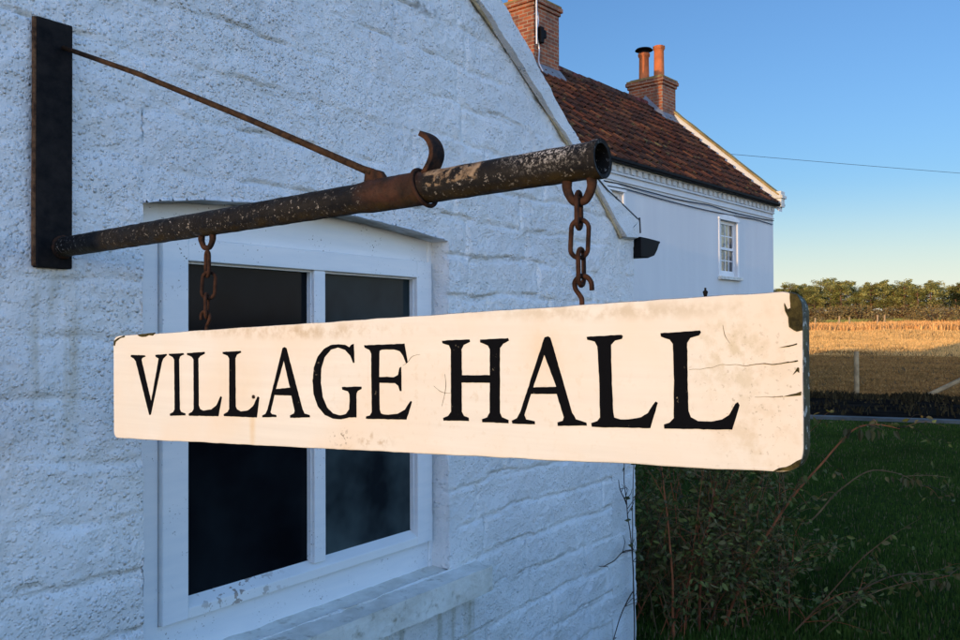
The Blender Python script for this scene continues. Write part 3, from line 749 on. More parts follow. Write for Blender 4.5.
# welded eyes
def eye(y, wdt, drop, r):
    c = polept(y); z0 = c.z-.020
    pts = [Vector((XS, y+wdt, z0)), Vector((XS, y+wdt*1.02, z0-drop*.45)), Vector((XS, y+wdt*.55, z0-drop*.93)), Vector((XS, y, z0-drop)),
           Vector((XS, y-wdt*.55, z0-drop*.93)), Vector((XS, y-wdt*1.02, z0-drop*.45)), Vector((XS, y-wdt, z0))]
    P = crom(pts, 6); m = len(P)
    b = MB(); b.tube(P, [r*(1+.55*abs(i/(m-1)-.5)**2*4*(.75+.25*mnoise.noise((i*.7, y, 0)))) for i in range(m)], 12)
    b.build('eye', MAT['collar'], br, smooth=True)
    return z0-drop
zr = eye(-1.330, .0185, .034, .0056)
zl = eye(-.529, .0160, .026, .0050)

# ------------------------------------------------------------------ chains
def link_mesh(x, y, ztop, h, wd, r, ang, tilt=0.0):
    P = []
    rr = wd/2; s = h/2-rr
    for k in range(13):
        a = math.pi*k/12; P.append((rr*math.cos(a), s+rr*math.sin(a)))
    for k in range(13):
        a = math.pi+math.pi*k/12; P.append((rr*math.cos(a), -s+rr*math.sin(a)))
    ca, sa = math.cos(ang), math.sin(ang); out = []
    for (p, q) in P:
        pz = q*math.cos(tilt)-p*math.sin(tilt); pu = p*math.cos(tilt)+q*math.sin(tilt)
        out.append((x+pu*ca, y+pu*sa, ztop-h/2+pz))
    b = MB(); b.tube(out, r, 8, closed=True)
    return b
def hook_mesh(pts, r):
    b = MB(); P = crom([Vector(p) for p in pts], 8); b.tube(P, r, 8); return b
def chain(name, y, ztop, links, hook, label):
    t = thing('hanging_chain', (XS, y, ztop), label, 'chain', 'chains holding up the sign')
    for (dy, zt, h, wd, r, ang, tl) in links: link_mesh(XS, y+dy, zt, h, wd, r, R(ang), tl).build('link', MAT['chain'], t, smooth=True)
    hook_mesh(hook, .0036 if y < -1 else .0034).build('hook', MAT['chain'], t, smooth=True)
    return t
chain('r', -1.329, zr+.006, [(0, 1.8885, .050, .021, .0033, 12, 0), (-.001, 1.8505, .052, .024, .0033, -72, .05), (-.003, 1.8105, .050, .021, .0033, 8, -.02)],
      [(XS, -1.3485, 1.7535), (XS, -1.3470, 1.7650), (XS, -1.3395, 1.7725), (XS, -1.3300, 1.7730), (XS, -1.3225, 1.7660), (XS, -1.3235, 1.7560), (XS, -1.3300, 1.7470), (XS, -1.3330, 1.7400), (XS, -1.3330, 1.715)],
      'rusty chain near the open end of the pole, hooked into the sign above HALL')
chain('l', -.530, zl+.006, [(0, 1.8520, .048, .022, .0036, 68, 0), (-.004, 1.8125, .050, .024, .0036, -48, .06), (.002, 1.7715, .046, .023, .0034, 40, -.05)],
      [(XS, -.512, 1.722), (XS, -.512, 1.732), (XS, -.520, 1.738), (XS, -.530, 1.737), (XS, -.537, 1.729), (XS, -.534, 1.718), (XS, -.528, 1.709), (XS, -.527, 1.690)],
      'rusty chain hanging in front of the dark window, hooked into the sign above VILLAGE')

# ------------------------------------------------------------------ the sign
XF = 1.029
sg = thing('village_hall_sign', (XS, -.93, 1.61), 'cream wooden sign board lettered VILLAGE HALL in black, hanging under the pole', 'sign')
def board():
    A_, B_, C_, D_ = Vector((-.2400, 1.6905)), Vector((-1.6280, 1.7452)), Vector((-1.6280, 1.5340)), Vector((-.2420, 1.4795))
    rads = (.020, .030, .030, .018)
    Q = [A_, B_, C_, D_]; pts = []
    for i in range(4):
        p = Q[i]; a = (Q[i-1]-p).normalized(); c = (Q[(i+1) % 4]-p).normalized(); r = rads[i]
        for k in range(9):
            t = k/8; p0 = p+a*r; p2 = p+c*r
            pts.append(p0*(1-t)**2 + p*2*t*(1-t) + p2*t*t)
    full = []
    m = len(pts)
    for i in range(m):                       # resample long edges, add slight unevenness
        p, q = pts[i], pts[(i+1) % m]; L_ = (q-p).length; k = max(1, int(L_/.012))
        for j in range(k): full.append(p+(q-p)*j/k)
    out = []
    for i, p in enumerate(full):
        nn = mnoise.noise((p.x*18, p.y*18, 0))*.0012 + mnoise.noise((p.x*70, p.y*70, 3))*.0005
        cc = (p-Vector((-.93, 1.61))).normalized(); out.append((p.x+cc.x*nn*.3, p.y+nn))
    b = MB(); b.prism(out, 'x', XF, XF+.030)
    return b.build('board', MAT['board'], sg, bevel=.0022)
bd = board()
def flat_shape(loops, x0, x1):
    """2-D outline(s) with holes -> thin solid between x0 and x1"""
    bm = bmesh.new(); edges = []
    for lp in loops:
        vs = [bm.verts.new((x0, y, z)) for y, z in lp]
        for i in range(len(vs)): edges.append(bm.edges.new((vs[i], vs[(i+1) % len(vs)])))
    bmesh.ops.triangle_fill(bm, use_beauty=True, use_dissolve=False, edges=edges)
    bm.normal_update()
    geo = list(bm.faces)
    ex = bmesh.ops.extrude_face_region(bm, geom=geo)
    for v in [q for q in ex['geom'] if isinstance(q, bmesh.types.BMVert)]: v.co.x = x1
    bmesh.ops.recalc_face_normals(bm, faces=bm.faces)
    bm.verts.index_update()
    m = MB(); m.add([v.co for v in bm.verts], [[v.index for v in f.verts] for f in bm.faces]); bm.free()
    return m
def soften(lp):
    """hand-painted outline: resample and wobble a little"""
    out = []; n_ = len(lp)
    for i in range(n_):
        p = Vector(lp[i]); q = Vector(lp[(i+1) % n_]); k = max(1, int((q-p).length/.005))
        for j in range(k):
            s = p+(q-p)*j/k
            out.append((s.x+.0006*mnoise.noise((s.x*160, s.y*160, 1)), s.y+.0006*mnoise.noise((s.x*160, s.y*160, 9))))
    return out
for i, loops in enumerate(LETTERS):
    flat_shape([soften(lp) for lp in loops], XF-.0006, XF+.002).build('letter', MAT['letter'], sg)
for k, lp in PATCHES.items():
    o = flat_shape([soften(lp)], XF-(.0011 if k != 'chip' else .0009), XF+.001).build('bare_patch', MAT['bare'], sg)
for k, lp in CRACKS.items():
    th = dict(long=.0008, low=.0006).get(k, .00035); m = len(lp); b = MB()
    P = crom([(XF-.0004, y, z) for y, z in lp], 6); mm = len(P)
    P = [(p.x, p.y, p.z+.0012*mnoise.noise((p.y*90, 1, 1))) for p in P]
    b.tube(P, [max(.0002, th*((i/(mm-1))**1.3 if k in ('long', 'low') else math.sin(math.pi*min(.95, max(.05, i/(mm-1)))))*(1+.5*mnoise.noise((i*1.7, 0, 0)))) for i in range(mm)], 5)
    b.build('crack', MAT['bare'], sg)
b = MB(); b.lathe([(.0015, 1.740), (.0030, 1.7455), (.0032, 1.747), (.0014, 1.749), (.0012, 1.752)], XF+.014, -1.507, 10); b.build('screw_stub', MAT['black'], sg)
b = MB(); b.lathe([(.006, 0), (.006, .001), (.004, .003)], 0, 0, 10)
b = MB(); b.tube([(XF-.0022, -.679, 1.583), (XF+.002, -.679, 1.583)], .0032, 10); b.build('nail_head', MAT['collar'], sg)

# ------------------------------------------------------------------ the house behind
HA = R(-5.2)
hs = thing('farmhouse', (21.094, 4.348, .05), 'white rendered house with red pantile roof and two brick chimneys, behind the hall', 'house', rotz=HA)
UL, EV, PIT, VR = -15.0, 4.72, math.tan(R(41.6)), 3.07
RZ = EV + PIT*VR
HV = 2*VR
def holed_wall(b, u0, u1, z0, z1, holes, depth=.15):
    us = sorted({u0, u1, *[h[0] for h in holes], *[h[1] for h in holes]}); zs_ = sorted({z0, z1, *[h[2] for h in holes], *[h[3] for h in holes]})
    for i in range(len(us)-1):
        for k in range(len(zs_)-1):
            cu, cz = (us[i]+us[i+1])/2, (zs_[k]+zs_[k+1])/2
            if any(h[0] < cu < h[1] and h[2] < cz < h[3] for h in holes): continue
            b.add([(us[i], 0, zs_[k]), (us[i+1], 0, zs_[k]), (us[i+1], 0, zs_[k+1]), (us[i], 0, zs_[k+1])], [(0, 1, 2, 3)])
    for (a, c, d, e) in holes:
        b.add([(a, 0, d), (c, 0, d), (c, depth, d), (a, depth, d)], [(0, 3, 2, 1)])
        b.add([(a, 0, e), (c, 0, e), (c, depth, e), (a, depth, e)], [(0, 1, 2, 3)])
        b.add([(a, 0, d), (a, depth, d), (a, depth, e), (a, 0, e)], [(0, 1, 2, 3)])
        b.add([(c, 0, d), (c, depth, d), (c, depth, e), (c, 0, e)], [(0, 3, 2, 1)])
W1 = (-2.94, -2.06, 2.80, 4.02); W2 = (-7.80, -6.92, 2.86, 4.12); W3 = (-11.9, -11.0, 2.86, 4.12)
b = MB(); holed_wall(b, UL, 0, -.5, EV-.12, [W1, W2, W3])
b.add([(0, 0, -.5), (0, HV, -.5), (0, HV, EV-.12), (0, VR, RZ-.1), (0, 0, EV-.12)], [(0, 1, 2, 3, 4)])
b.add([(UL, 0, -.5), (UL, HV, -.5), (UL, HV, EV-.12), (UL, VR, RZ-.1), (UL, 0, EV-.12)], [(4, 3, 2, 1, 0)])
b.add([(UL, HV, -.5), (0, HV, -.5), (0, HV, EV-.12), (UL, HV, EV-.12)], [(3, 2, 1, 0)])
b.build('wall', MAT['hwall'], hs, local=True)
def sash_window(wn):
    a, c, d, e = wn; y0 = .075
    f = MB()
    f.box(a, a+.055, y0, y0+.06, d, e); f.box(c-.055, c, y0, y0+.06, d, e); f.box(a+.055, c-.055, y0, y0+.06, e-.07, e); f.box(a+.055, c-.055, y0, y0+.06, d, d+.13)
    mid = d+.13+(e-.07-d-.13)*.47
    f.box(a+.055, c-.055, y0-.012, y0+.05, mid-.025, mid+.03)
    a2, c2 = a+.055, c-.055
    for k in range(1, 4):
        u = a2+(c2-a2)*k/4; f.box(u-.011, u+.011, y0+.012, y0+.045, d+.13, e-.07)
    for z in ((d+.13+mid-.025)/2, (mid+.03+e-.07)/2): f.box(a2, c2, y0+.014, y0+.043, z-.011, z+.011)
    o = f.build('window', MAT['paint'], hs, local=True)
    g = MB(); g.box(a2-.01, c2+.01, y0+.024, y0+.030, d+.12, e-.06); g.build('pane', MAT['hglass'], o, local=True)
    s = MB(); s.box(a-.10, c+.12, -.09, .08, d-.075, d-.003); s.build('sill', MAT['sill'], o, local=True, bevel=.008)
    # segmental white head and a thin raised surround
    h = MB(); m = 14
    top = [(a-.08+(c-a+.16)*k/m, e+.055+.085*math.sin(math.pi*k/m)) for k in range(m+1)]
    h.prism([(a-.08, e+.004), (c+.08, e+.004)] + top[::-1], 'y', -.028, .01); h.build('head', MAT['paint'], o, local=True)
    for (p_, q_) in ((a-.06, a-.002), (c+.002, c+.07)):
        s = MB(); s.box(p_, q_, -.014, .01, d, e); s.build('surround', MAT['paint'], o, local=True)
    k_ = MB(); k_.box(a+.03, c-.03, y0+.12, y0+.13, d+.1, e-.05); k_.build('curtain', MAT['hwall'], o, local=True)
for wn in (W1, W2, W3): sash_window(wn)
# dentil cornice, string course and cables under the eaves
b = MB()
b.box(UL, -.01, -.040, .01, EV-.30, EV-.262); b.box(UL, -.01, -.030, .01, EV-.42, EV-.395)
u = UL
while u < -.12:
    b.box(u, u+.12, -.050, .01, EV-.25, EV-.15); u += .225
b.box(UL, -.01, -.065, .01, EV-.148, EV-.10)
b.build('cornice', MAT['hwall'], hs, local=True)
b = MB(); P = [(u, -.035-.01*math.sin(u*3), EV-.46-.035*abs(math.sin(u*.9))) for u in np.linspace(UL, -.05, 90)]
b.tube(P, .011, 6); P = [(u, -.03, EV-.53-.05*abs(math.sin(u*.55+.6))) for u in np.linspace(-9.5, -.1, 60)]; b.tube(P, .010, 6)
b.build('cable', MAT['wire'], hs, local=True)
b = MB()
prf = [(-.12, EV-.125), (-.19, EV-.125), (-.210, EV-.105), (-.210, EV-.062), (-.200, EV-.062), (-.192, EV-.090), (-.12, EV-.095)]
n0 = len(prf)
b.add([(UL, p, z) for p, z in prf]+[(.22, p, z) for p, z in prf], [(i, (i+1) % n0, (i+1) % n0+n0, i+n0) for i in range(n0)]+[tuple(range(n0))[::-1], tuple(range(n0, 2*n0))])
b.build('gutter', MAT['black'], hs, local=True)
# pantile roof
def pantile_roof(side):
    b = MB(); tw = .235; cl = .30; nT = int((-UL)/tw); rows = int(math.hypot(VR+.15, PIT*(VR+.15))/cl)
    ca, sa = math.cos(R(41.6)), math.sin(R(41.6))
    rr = random.Random(5+side)
    SEG = 7
    prof = [(k/SEG, (.060*math.sin(math.pi*min(1, (k/SEG)/.48)) if k/SEG < .48 else -.016*math.sin(math.pi*((k/SEG)-.48)/.52))) for k in range(SEG+1)]
    for r_ in range(rows+1):
        s0 = r_*cl; s1 = min((r_+1)*cl+.05, math.hypot(VR+.15, PIT*(VR+.15)))
        for t in range(nT):
            u0 = -.02-(t+1)*tw
            q = rr.random(); dk = rr.uniform(.50, 1.2)
            base = (.105, .033, .015) if q < .55 else ((.055, .022, .014) if q < .85 else (.19, .066, .024))
            b.cur = tuple(c*dk for c in base)
            jit = rr.uniform(-.006, .010); tl = rr.uniform(-.01, .01)
            vs = []
            for (fx, h) in prof:
                for (s, lift) in ((s0, .050+jit), (s1, .006+jit)):
                    v = -.15 + s*ca - (h+lift)*sa; z = EV-.22*PIT*0 + (s-.15/ca)*sa + (h+lift)*ca
                    vs.append((u0+fx*tw+tl*(s-s0), v, z+.02))
            fs = [(2*k, 2*k+2, 2*k+3, 2*k+1) for k in range(SEG)]
            # front lip
            base_n = len(vs)
            for k, (fx, h) in enumerate(prof):
                x, v, z = vs[2*k]; vs.append((x, v+.026*sa, z-.026*ca))
            fs += [(base_n+k, base_n+k+1, 2*k+2, 2*k) for k in range(SEG)]
            if side: vs = [(x, HV-v, z) for x, v, z in vs]
            b.add(vs, fs)
    return b.build('roof', MAT['tile'], hs, local=True, smooth=False)
roof = pantile_roof(0)
b = MB(); b.add([(UL, VR, RZ+.02), (-.02, VR, RZ+.02), (-.02, HV+.2, EV-.1), (UL, HV+.2, EV-.1)], [(0, 1, 2, 3)])
b.add([(UL, VR, RZ-.02), (-.02, VR, RZ-.02), (-.02, -.10, EV-.10), (UL, -.10, EV-.10)], [(3, 2, 1, 0)]); b.build('roof_slope', MAT['tile'], hs, local=True)
b = MB(); k = 0
u = UL
while u < -.1:
    b.cur = tuple(c*random.uniform(.6, 1.1) for c in (.16, .065, .04))
    m = 8; rr_ = .14+random.uniform(-.01, .012); L_ = .42
    vs = []; 
    for uu, rx in ((u, rr_+.012), (u+L_, rr_)):
        for q in range(m+1):
            a = math.pi*q/m; vs.append((uu, VR+rx*math.cos(a), RZ-.03+rx*1.0*math.sin(a)+random.uniform(-.002, .002)))
    b.add(vs, [(q, q+1, m+2+q, m+1+q) for q in range(m)]+[tuple(range(m+1))])
    u += L_-.02
b.build('ridge', MAT['tile'], hs, local=True)
# raised verge coping on the far gable with its kneeler
def verge(u0, u1, name='verge'):
    b = MB(); n_ = 26
    vs = []; fs = []
    for i in range(n_+1):
        v = -.16+(VR+.16)*i/n_; z = EV+PIT*v + .01*mnoise.noise((v*3, 2, 2))
        vs += [(u0, v, z-.10), (u0, v, z+.255), (u1, v, z+.265), (u1, v, z-.10)]
    for i in range(n_):
        a = i*4; fs += [(a, a+4, a+5, a+1), (a+1, a+5, a+6, a+2), (a+2, a+6, a+7, a+3)]
    fs += [(0, 1, 2, 3)]
    b.add(vs, fs); b.add([(x, HV-y, z) for x, y, z in vs], fs)
    o = b.build(name, MAT['hwall'], hs, local=True)
    t = MB(); vs = []; fs = []
    for i in range(n_+1):
        v = -.18+(VR+.18)*i/n_; z = EV+PIT*v+.268 + .016*mnoise.noise((v*4, 5, 2))
        vs += [(u0-.035, v, z), (u0-.035, v, z+.05), (u1+.03, v, z+.055), (u1+.03, v, z)]
    for i in range(n_):
        a = i*4; fs += [(a, a+4, a+5, a+1), (a+1, a+5, a+6, a+2), (a+2, a+6, a+7, a+3), (a+3, a+7, a+4, a)]
    fs += [(0, 1, 2, 3)]
    t.add(vs, fs); t.build('coping', MAT['verge_sun'], o, local=True)
    k = MB(); k.box(u0-.02, u1+.02, -.22, .06, EV-.14, EV+.06); k.box(u0-.05, u1+.05, -.26, .0, EV+.062, EV+.14); k.box(u0-.03, u1+.03, -.22, .02, EV+.142, EV+.24); k.build('kneeler', MAT['sill'], o, local=True, bevel=.01)
verge(-.03, .16)
verge(UL-.10, UL+.02)
def stack(name, u0, u1, v0, v1, zb, zt, oversail=True):
    b = MB(); b.box(u0, u1, v0, v1, zb, zt-.24)
    b.box(u0-.03, u1+.03, v0-.03, v1+.03, zt-.239, zt-.165)
    b.box(u0-.065, u1+.065, v0-.065, v1+.065, zt-.164, zt-.075)
    o = b.build('chimney', MAT['brick'], hs, local=True, bevel=.006)
    c = MB(); c.box(u0-.05, u1+.05, v0-.05, v1+.05, zt-.074, zt-.02); c.box(u0+.02, u1-.02, v0+.02, v1-.02, zt-.019, zt+.02); c.build('cap_course', MAT['cap'], o, local=True, bevel=.02)
    f = MB(); zf = EV+PIT*v0
    f.add([(u0-.14, v0-.20, zf-.10), (u1+.14, v0-.20, zf-.10), (u1+.02, v0-.012, zf+.20), (u0-.02, v0-.012, zf+.20)], [(0, 1, 2, 3)])
    for s_, uu in ((-1, u0), (1, u1)):
        f.add([(uu+s_*.14, v0-.2, zf-.10), (uu+s_*.012, v0-.012, zf+.20), (uu+s_*.012, VR, RZ+.26), (uu+s_*.16, VR, RZ+.09)], [(0, 1, 2, 3) if s_ < 0 else (3, 2, 1, 0)])
    f.build('lead_flashing', MAT['lead'], o, local=True)
    return o
c1 = stack('chimney', -.68, .03, 2.58, 3.56, 6.6, 8.16)
def pot(parent, u, v, z0, h, r, cowl):
    b = MB(); b.lathe([(r*1.12, z0), (r*1.12, z0+.06), (r, z0+.09), (r*.94, z0+h-.12), (r*1.02, z0+h-.10), (r*1.16, z0+h-.07), (r*1.16, z0+h-.01), (r*1.02, z0+h)], u, v, 20)
    o = b.build('chimney_pot', MAT['pot'], parent, local=True, smooth=True, autosmooth=R(35))
    if cowl:
        c = MB(); z = z0+h
        c.lathe([(r*.95, z), (r*.95, z+.07)], u, v, 16); c.lathe([(r*1.75, z+.08), (r*1.5, z+.12), (r*.6, z+.145)], u, v, 16)
        c.build('cowl', MAT['black'], parent, local=True)
pot(c1, -.33, 3.30, 8.16, .76, .135, True)
pot(c1, -.33, 2.86, 8.16, .86, .135, False)
c2 = stack('chimney', -6.12, -5.22, 2.58, 3.55, 6.5, 8.62)
pot(c2, -5.95, 3.2, 8.62, .7, .14, False)
pot(c2, -5.55, 2.9, 8.62, .7, .14, False)
b = MB(); b.tube([(-6.13, 2.50, 7.55), (-6.13, 2.50, 9.9)], .020, 8); b.tube([(-6.13, 2.50, 7.72), (-6.10, 2.60, 7.72)], .018, 6); b.tube([(-6.13, 2.50, 8.2), (-6.10, 2.60, 8.2)], .018, 6)
b.tube(crom([(-6.09, 2.56, 8.4), (-6.02, 2.54, 8.1), (-6.08, 2.54, 7.8), (-5.98, 2.55, 7.5), (-6.06, 2.5, 7.2), (-6.05, 2.40, 6.98)], 8), .016, 6)
b.build('aerial_pole', MAT['steel'], c2, local=True)
b = MB(); b.box(-6.02, -5.90, 2.47, 2.575, 7.62, 7.95); b.box(-5.86, -5.78, 2.5, 2.575, 7.75, 7.92); b.build('junction_box', MAT['black'], c2, local=True, bevel=.01)

b = MB()
P = []
for i in range(60):
    t = i/59; p = Vector((37.2, 12.79, 9.75)).lerp(Vector((88.0, -28.2, 10.4)), t); p.z -= 1.2*math.sin(math.pi*t)*.6; P.append(p)
b.tube(P, .010, 5)
o = b.build('overhead_wire', MAT['wire']); tag(o, 'thin dark overhead wire crossing the sky to the right of the house', 'wire')

# ------------------------------------------------------------------ ground, road
def gz(x, y):
    z = np.interp(x, [-60, -14, -10.5, -8.5, -7.0, -4.5, 0, 66, 110, 150, 200, 240, 300, 420, 3000], [1.0, 1.2, SHADE_BANK, SHADE_BANK, SHADE_BANK*.9, 0, 0, 0.0, .7, 1.6, 3.3, 5.2, 8.5, 8.0, -20])
    return z
def terrain():
    xs = np.unique(np.concatenate([np.linspace(-600, -60, 12), np.linspace(-60, -16, 10), np.linspace(-15, -4, 34), np.linspace(-4, 30, 90), np.linspace(30, 70, 50), np.linspace(70, 260, 90), np.linspace(265, 3000, 30)]))
    ys = np.unique(np.concatenate([np.linspace(-2500, -60, 20), np.linspace(-60, -12, 18), np.linspace(-12, 14, 70), np.linspace(14, 80, 60), np.linspace(85, 2500, 24)]))
    X, Y = np.meshgrid(xs, ys, indexing='ij')
    Z = gz(X, Y)
    far = sstep(24, 60, X)
    Z = Z + far*.28*(fbm(X*.22, Y*.22, 31)-.5) + far*.9*(fbm(X*.03, Y*.03, 33)-.5)
    near = (X < 17) & (X > -4)
    Z = Z + np.where(near, .03*(fbm(X*.8, Y*.8, 35)-.5), 0)
    Z = Z + 1.5*sstep(-4.6, -7.2, Y)*sstep(-5, -1, X)*sstep(9, 6, X)*(Y > -60)  # added unseen rise that keeps low sky light off the lower gable
    bank = sstep(-12, -9, X)*sstep(-5, -7, X)  # unevenness of the added sun-blocking bank
    Z = Z + bank*.06*(fbm(X*2, Y*.8, 36)-.5)
    v = np.stack([X, Y, Z], -1).reshape(-1, 3); ny = len(ys)
    f = [(i*ny+k, (i+1)*ny+k, (i+1)*ny+k+1, i*ny+k+1) for i in range(len(xs)-1) for k in range(ny-1)]
    b = MB(); b.add(v, f); o = b.build('ground', MAT['ground'], smooth=True); tag(o, kind='structure')
    return o
terrain()
def strip(name, mat, a, c, z, th=.0):
    """a band across the view between two lines given at y = -60 and y = 90"""
    b = MB(); n_ = 60; vs = []; fs = []
    for i in range(n_+1):
        y = -60+150*i/n_
        x0 = a[0]+a[1]*y; x1 = c[0]+c[1]*y
        vs += [(x0, y, z-.2), (x0, y, z), (x1, y, z), (x1, y, z-.2)]
    for i in range(n_):
        q = i*4; fs += [(q, q+1, q+5, q+4), (q+1, q+2, q+6, q+5), (q+2, q+3, q+7, q+6)]
    b.add(vs, fs); o = b.build(name, mat); tag(o, kind='structure'); return o
SL1 = -.232
strip('kerb', MAT['kerb'], (17.52, SL1), (17.78, SL1), .06)
strip('road', MAT['asphalt'], (17.783, SL1), (23.2, -.30), .028)

# ------------------------------------------------------------------ grass
def blades(name, pts, hfun, wfun, cfun, mat, seed, nb=4, lean=.35, spread=.12):
    rr = random.Random(seed); b = MB()
    for (x, y, z, pf) in pts:
        for k in range(nb):
            h = hfun(rr, x)*(1 if name != 'verge_weeds' else (.25+1.6*pf)**2); wd = wfun(rr); a = rr.gauss(math.pi/2, .55); ln = rr.uniform(0, lean if not callable(lean) else lean(x))*h; la = rr.uniform(0, 6.28)
            ox, oy = rr.gauss(0, spread), rr.gauss(0, spread)
            dx, dy = math.cos(a)*wd, math.sin(a)*wd
            tx, ty = math.cos(la)*ln, math.sin(la)*ln
            b.cur = cfun(rr, x, pf)
            b.add([(x+ox-dx, y+oy-dy, z-.02), (x+ox+dx, y+oy+dy, z-.02), (x+ox+tx*.45+dx*.7, y+oy+ty*.45+dy*.7, z+h*.6), (x+ox+tx, y+oy+ty, z+h), (x+ox+tx*.45-dx*.7, y+oy+ty*.45-dy*.7, z+h*.6)], [(0, 1, 2, 3, 4)])
    o = b.build(name, mat); tag(o, kind='stuff'); return o
def zarr(X, Y):
    far = sstep(24, 60, X); return gz(X, 0) + far*.28*(fbm(X*.22, Y*.22, 31)-.5) + far*.9*(fbm(X*.03, Y*.03, 33)-.5)
def zat(x, y): return float(zarr(np.array([x]), np.array([y]))[0])
def wedge(n_, x0, x1, seed, lo=.095, hi=.40, p=1.0, pad=1.5):
    rs = np.random.RandomState(seed)
    X = x0+(x1-x0)*rs.rand(n_)**p
    ya = -1.9+lo*X-pad*.4; yb = -1.9+hi*X+pad*.4
    Y = ya+(yb-ya)*rs.rand(n_)
    return list(zip(X.tolist(), Y.tolist(), zarr(X, Y).tolist(), fbm(X*.25, Y*.5, 41).tolist()))
G = GRASS_DENS
def mixc(rr, a, c, lo=.7, hi=1.25):
    t = rr.random(); k = rr.uniform(lo, hi); return tuple((p+(q-p)*t)*k for p, q in zip(a, c))
lawn_pts = [p for p in wedge(int(34000*G), 4.15, 17.25, 11, lo=.02, hi=.42, p=1.2)+wedge(int(14000*G), 5.0, 17.6, 71, lo=-.30, hi=.03, p=1.0, pad=0) if p[0] < 17.3+SL1*p[1] and not (p[0] < 4.4 and p[1] > 0)]
o = blades('lawn_grass', lawn_pts, lambda r, x: r.uniform(.018, .050), lambda r: r.uniform(.0025, .005), lambda r, x, y: mixc(r, (.030, .066, .009), (.070, .110, .018), .5+.5*y, 1.25) if r.random() > .07 else mixc(r, (.14, .11, .05), (.20, .16, .08)), MAT['blade'], 12, nb=4, spread=.05)
tag(o, 'short dark green lawn grass between the hall and the road', 'grass')
fp = [p for p in wedge(int(26000*G), 23.3, 152, 13, p=1.3, pad=8)+wedge(int(12000*G), 23.3, 152, 73, p=1.2, lo=-.25, hi=.095, pad=0)]
o = blades('dry_field_grass', fp, lambda r, x: r.uniform(.5, 1.2)*float(np.interp(x, [24, 58, 72, 150], [.07, .10, .20, .42])), lambda r: r.uniform(.010, .028), lambda r, x, y: mixc(r, *(((.26, .125, .038), (.44, .23, .075)) if x+26*(y-.5)+r.gauss(0, 5) < 66 else ((.62, .34, .11), (.86, .53, .20))), .55+.7*y, 1.2), MAT['blade'], 14, nb=6, lean=lambda x: float(np.interp(x, [50, 76], [1.3, .25])), spread=.40)  # lighter blades beyond the hall's shadow edge: sunlight painted into their colour
tag(o, 'pale dry grass covering the field beyond the road', 'grass')
tp = [p for p in wedge(int(4500*G), 128, 156, 15, pad=16)+wedge(int(3600*G), 128, 156, 75, lo=-.25, hi=.08, pad=0)]
o = blades('tall_dry_grass', tp, lambda r, x: r.uniform(.5, 1.25), lambda r: r.uniform(.05, .12), lambda r, x, y: mixc(r, (.66, .32, .10), (.86, .48, .18)), MAT['blade'], 16, nb=5, lean=.5, spread=.5)
tag(o, 'tall orange grass along the far edge of the field', 'grass')
pg = [p for p in wedge(int(7000*G), 156, 214, 17, pad=16)+wedge(int(5000*G), 156, 214, 77, lo=-.25, hi=.08, pad=0)]
o = blades('pasture_grass', pg, lambda r, x: r.uniform(.25, .6), lambda r: r.uniform(.10, .22), lambda r, x, y: mixc(r, (.20, .22, .05), (.34, .31, .10)), MAT['blade'], 18, nb=4, lean=.7, spread=.6)
tag(o, 'green pasture in front of the pine wood', 'grass')

rs_ = np.random.RandomState(61); vy = rs_.uniform(-12, 9, 2400)
vx = 23.15-.30*vy+np.where(rs_.rand(2400) < .75, rs_.normal(.15, .22, 2400), rs_.uniform(-4.6, 0, 2400))
o = blades('verge_weeds', [(a, c, .03, q) for a, c, q in zip(vx.tolist(), vy.tolist(), fbm(vx*.9, vy*1.3, 63).tolist())], lambda r, x: r.uniform(.03, .13), lambda r: r.uniform(.010, .030), lambda r, x, y: mixc(r, (.022, .016, .008), (.075, .052, .022)), MAT['blade'], 62, nb=5, lean=.9, spread=.12)
tag(o, 'dark ragged weeds along the far side of the road', 'weeds')

# ------------------------------------------------------------------ posts
def post(x, y, h, r, label, group=None, lean=(0, 0)):
    b = MB(); z = zat(x, y)
    b.tube([(x, y, z-.2), (x+lean[0]*.5, y+lean[1]*.5, z+h*.5), (x+lean[0], y+lean[1], z+h-.02), (x+lean[0], y+lean[1], z+h)], [r, r*.98, r*.95, r*.7], 10)
    o = b.build('fence_post', MAT['post'], smooth=True, autosmooth=R(40)); tag(o, label, 'post', group); return o
post(23.75, 3.05, 1.12, .062, 'upright round timber post standing alone at the near edge of the shaded field')
b = MB(); b.tube([(24.2, 1.62, -.06), (24.5, .35, .66), (24.7, -.5, 1.15)], [.062, .058, .055], 9)
o = b.build('leaning_rail', MAT['post'], smooth=True, autosmooth=R(40)); tag(o, 'pale timber rail propped at a slant beside the road, at the right edge', 'rail')
far_l = ['tiny pale fence post, leftmost in the far orange grass', 'tiny slanting fence post, left one of the close pair in the far grass', 'tiny upright fence post, right one of the close pair in the far grass',
         'tiny dull fence post just right of the close pair', 'tiny pale fence post, left one of the rightmost two', 'tiny pale fence post, rightmost in the far grass']
for (y, h, ln, lb) in zip((32.975, 29.88, 29.444, 28.007, 24.075, 23.115), (1.9, 1.9, 2.1, 1.9, 2.1, 2.1), (0, -.5, 0, 0, 0, 0), far_l):
    post(139.0, y, h, .13, lb, 'fence posts in the far grass', (0, ln))

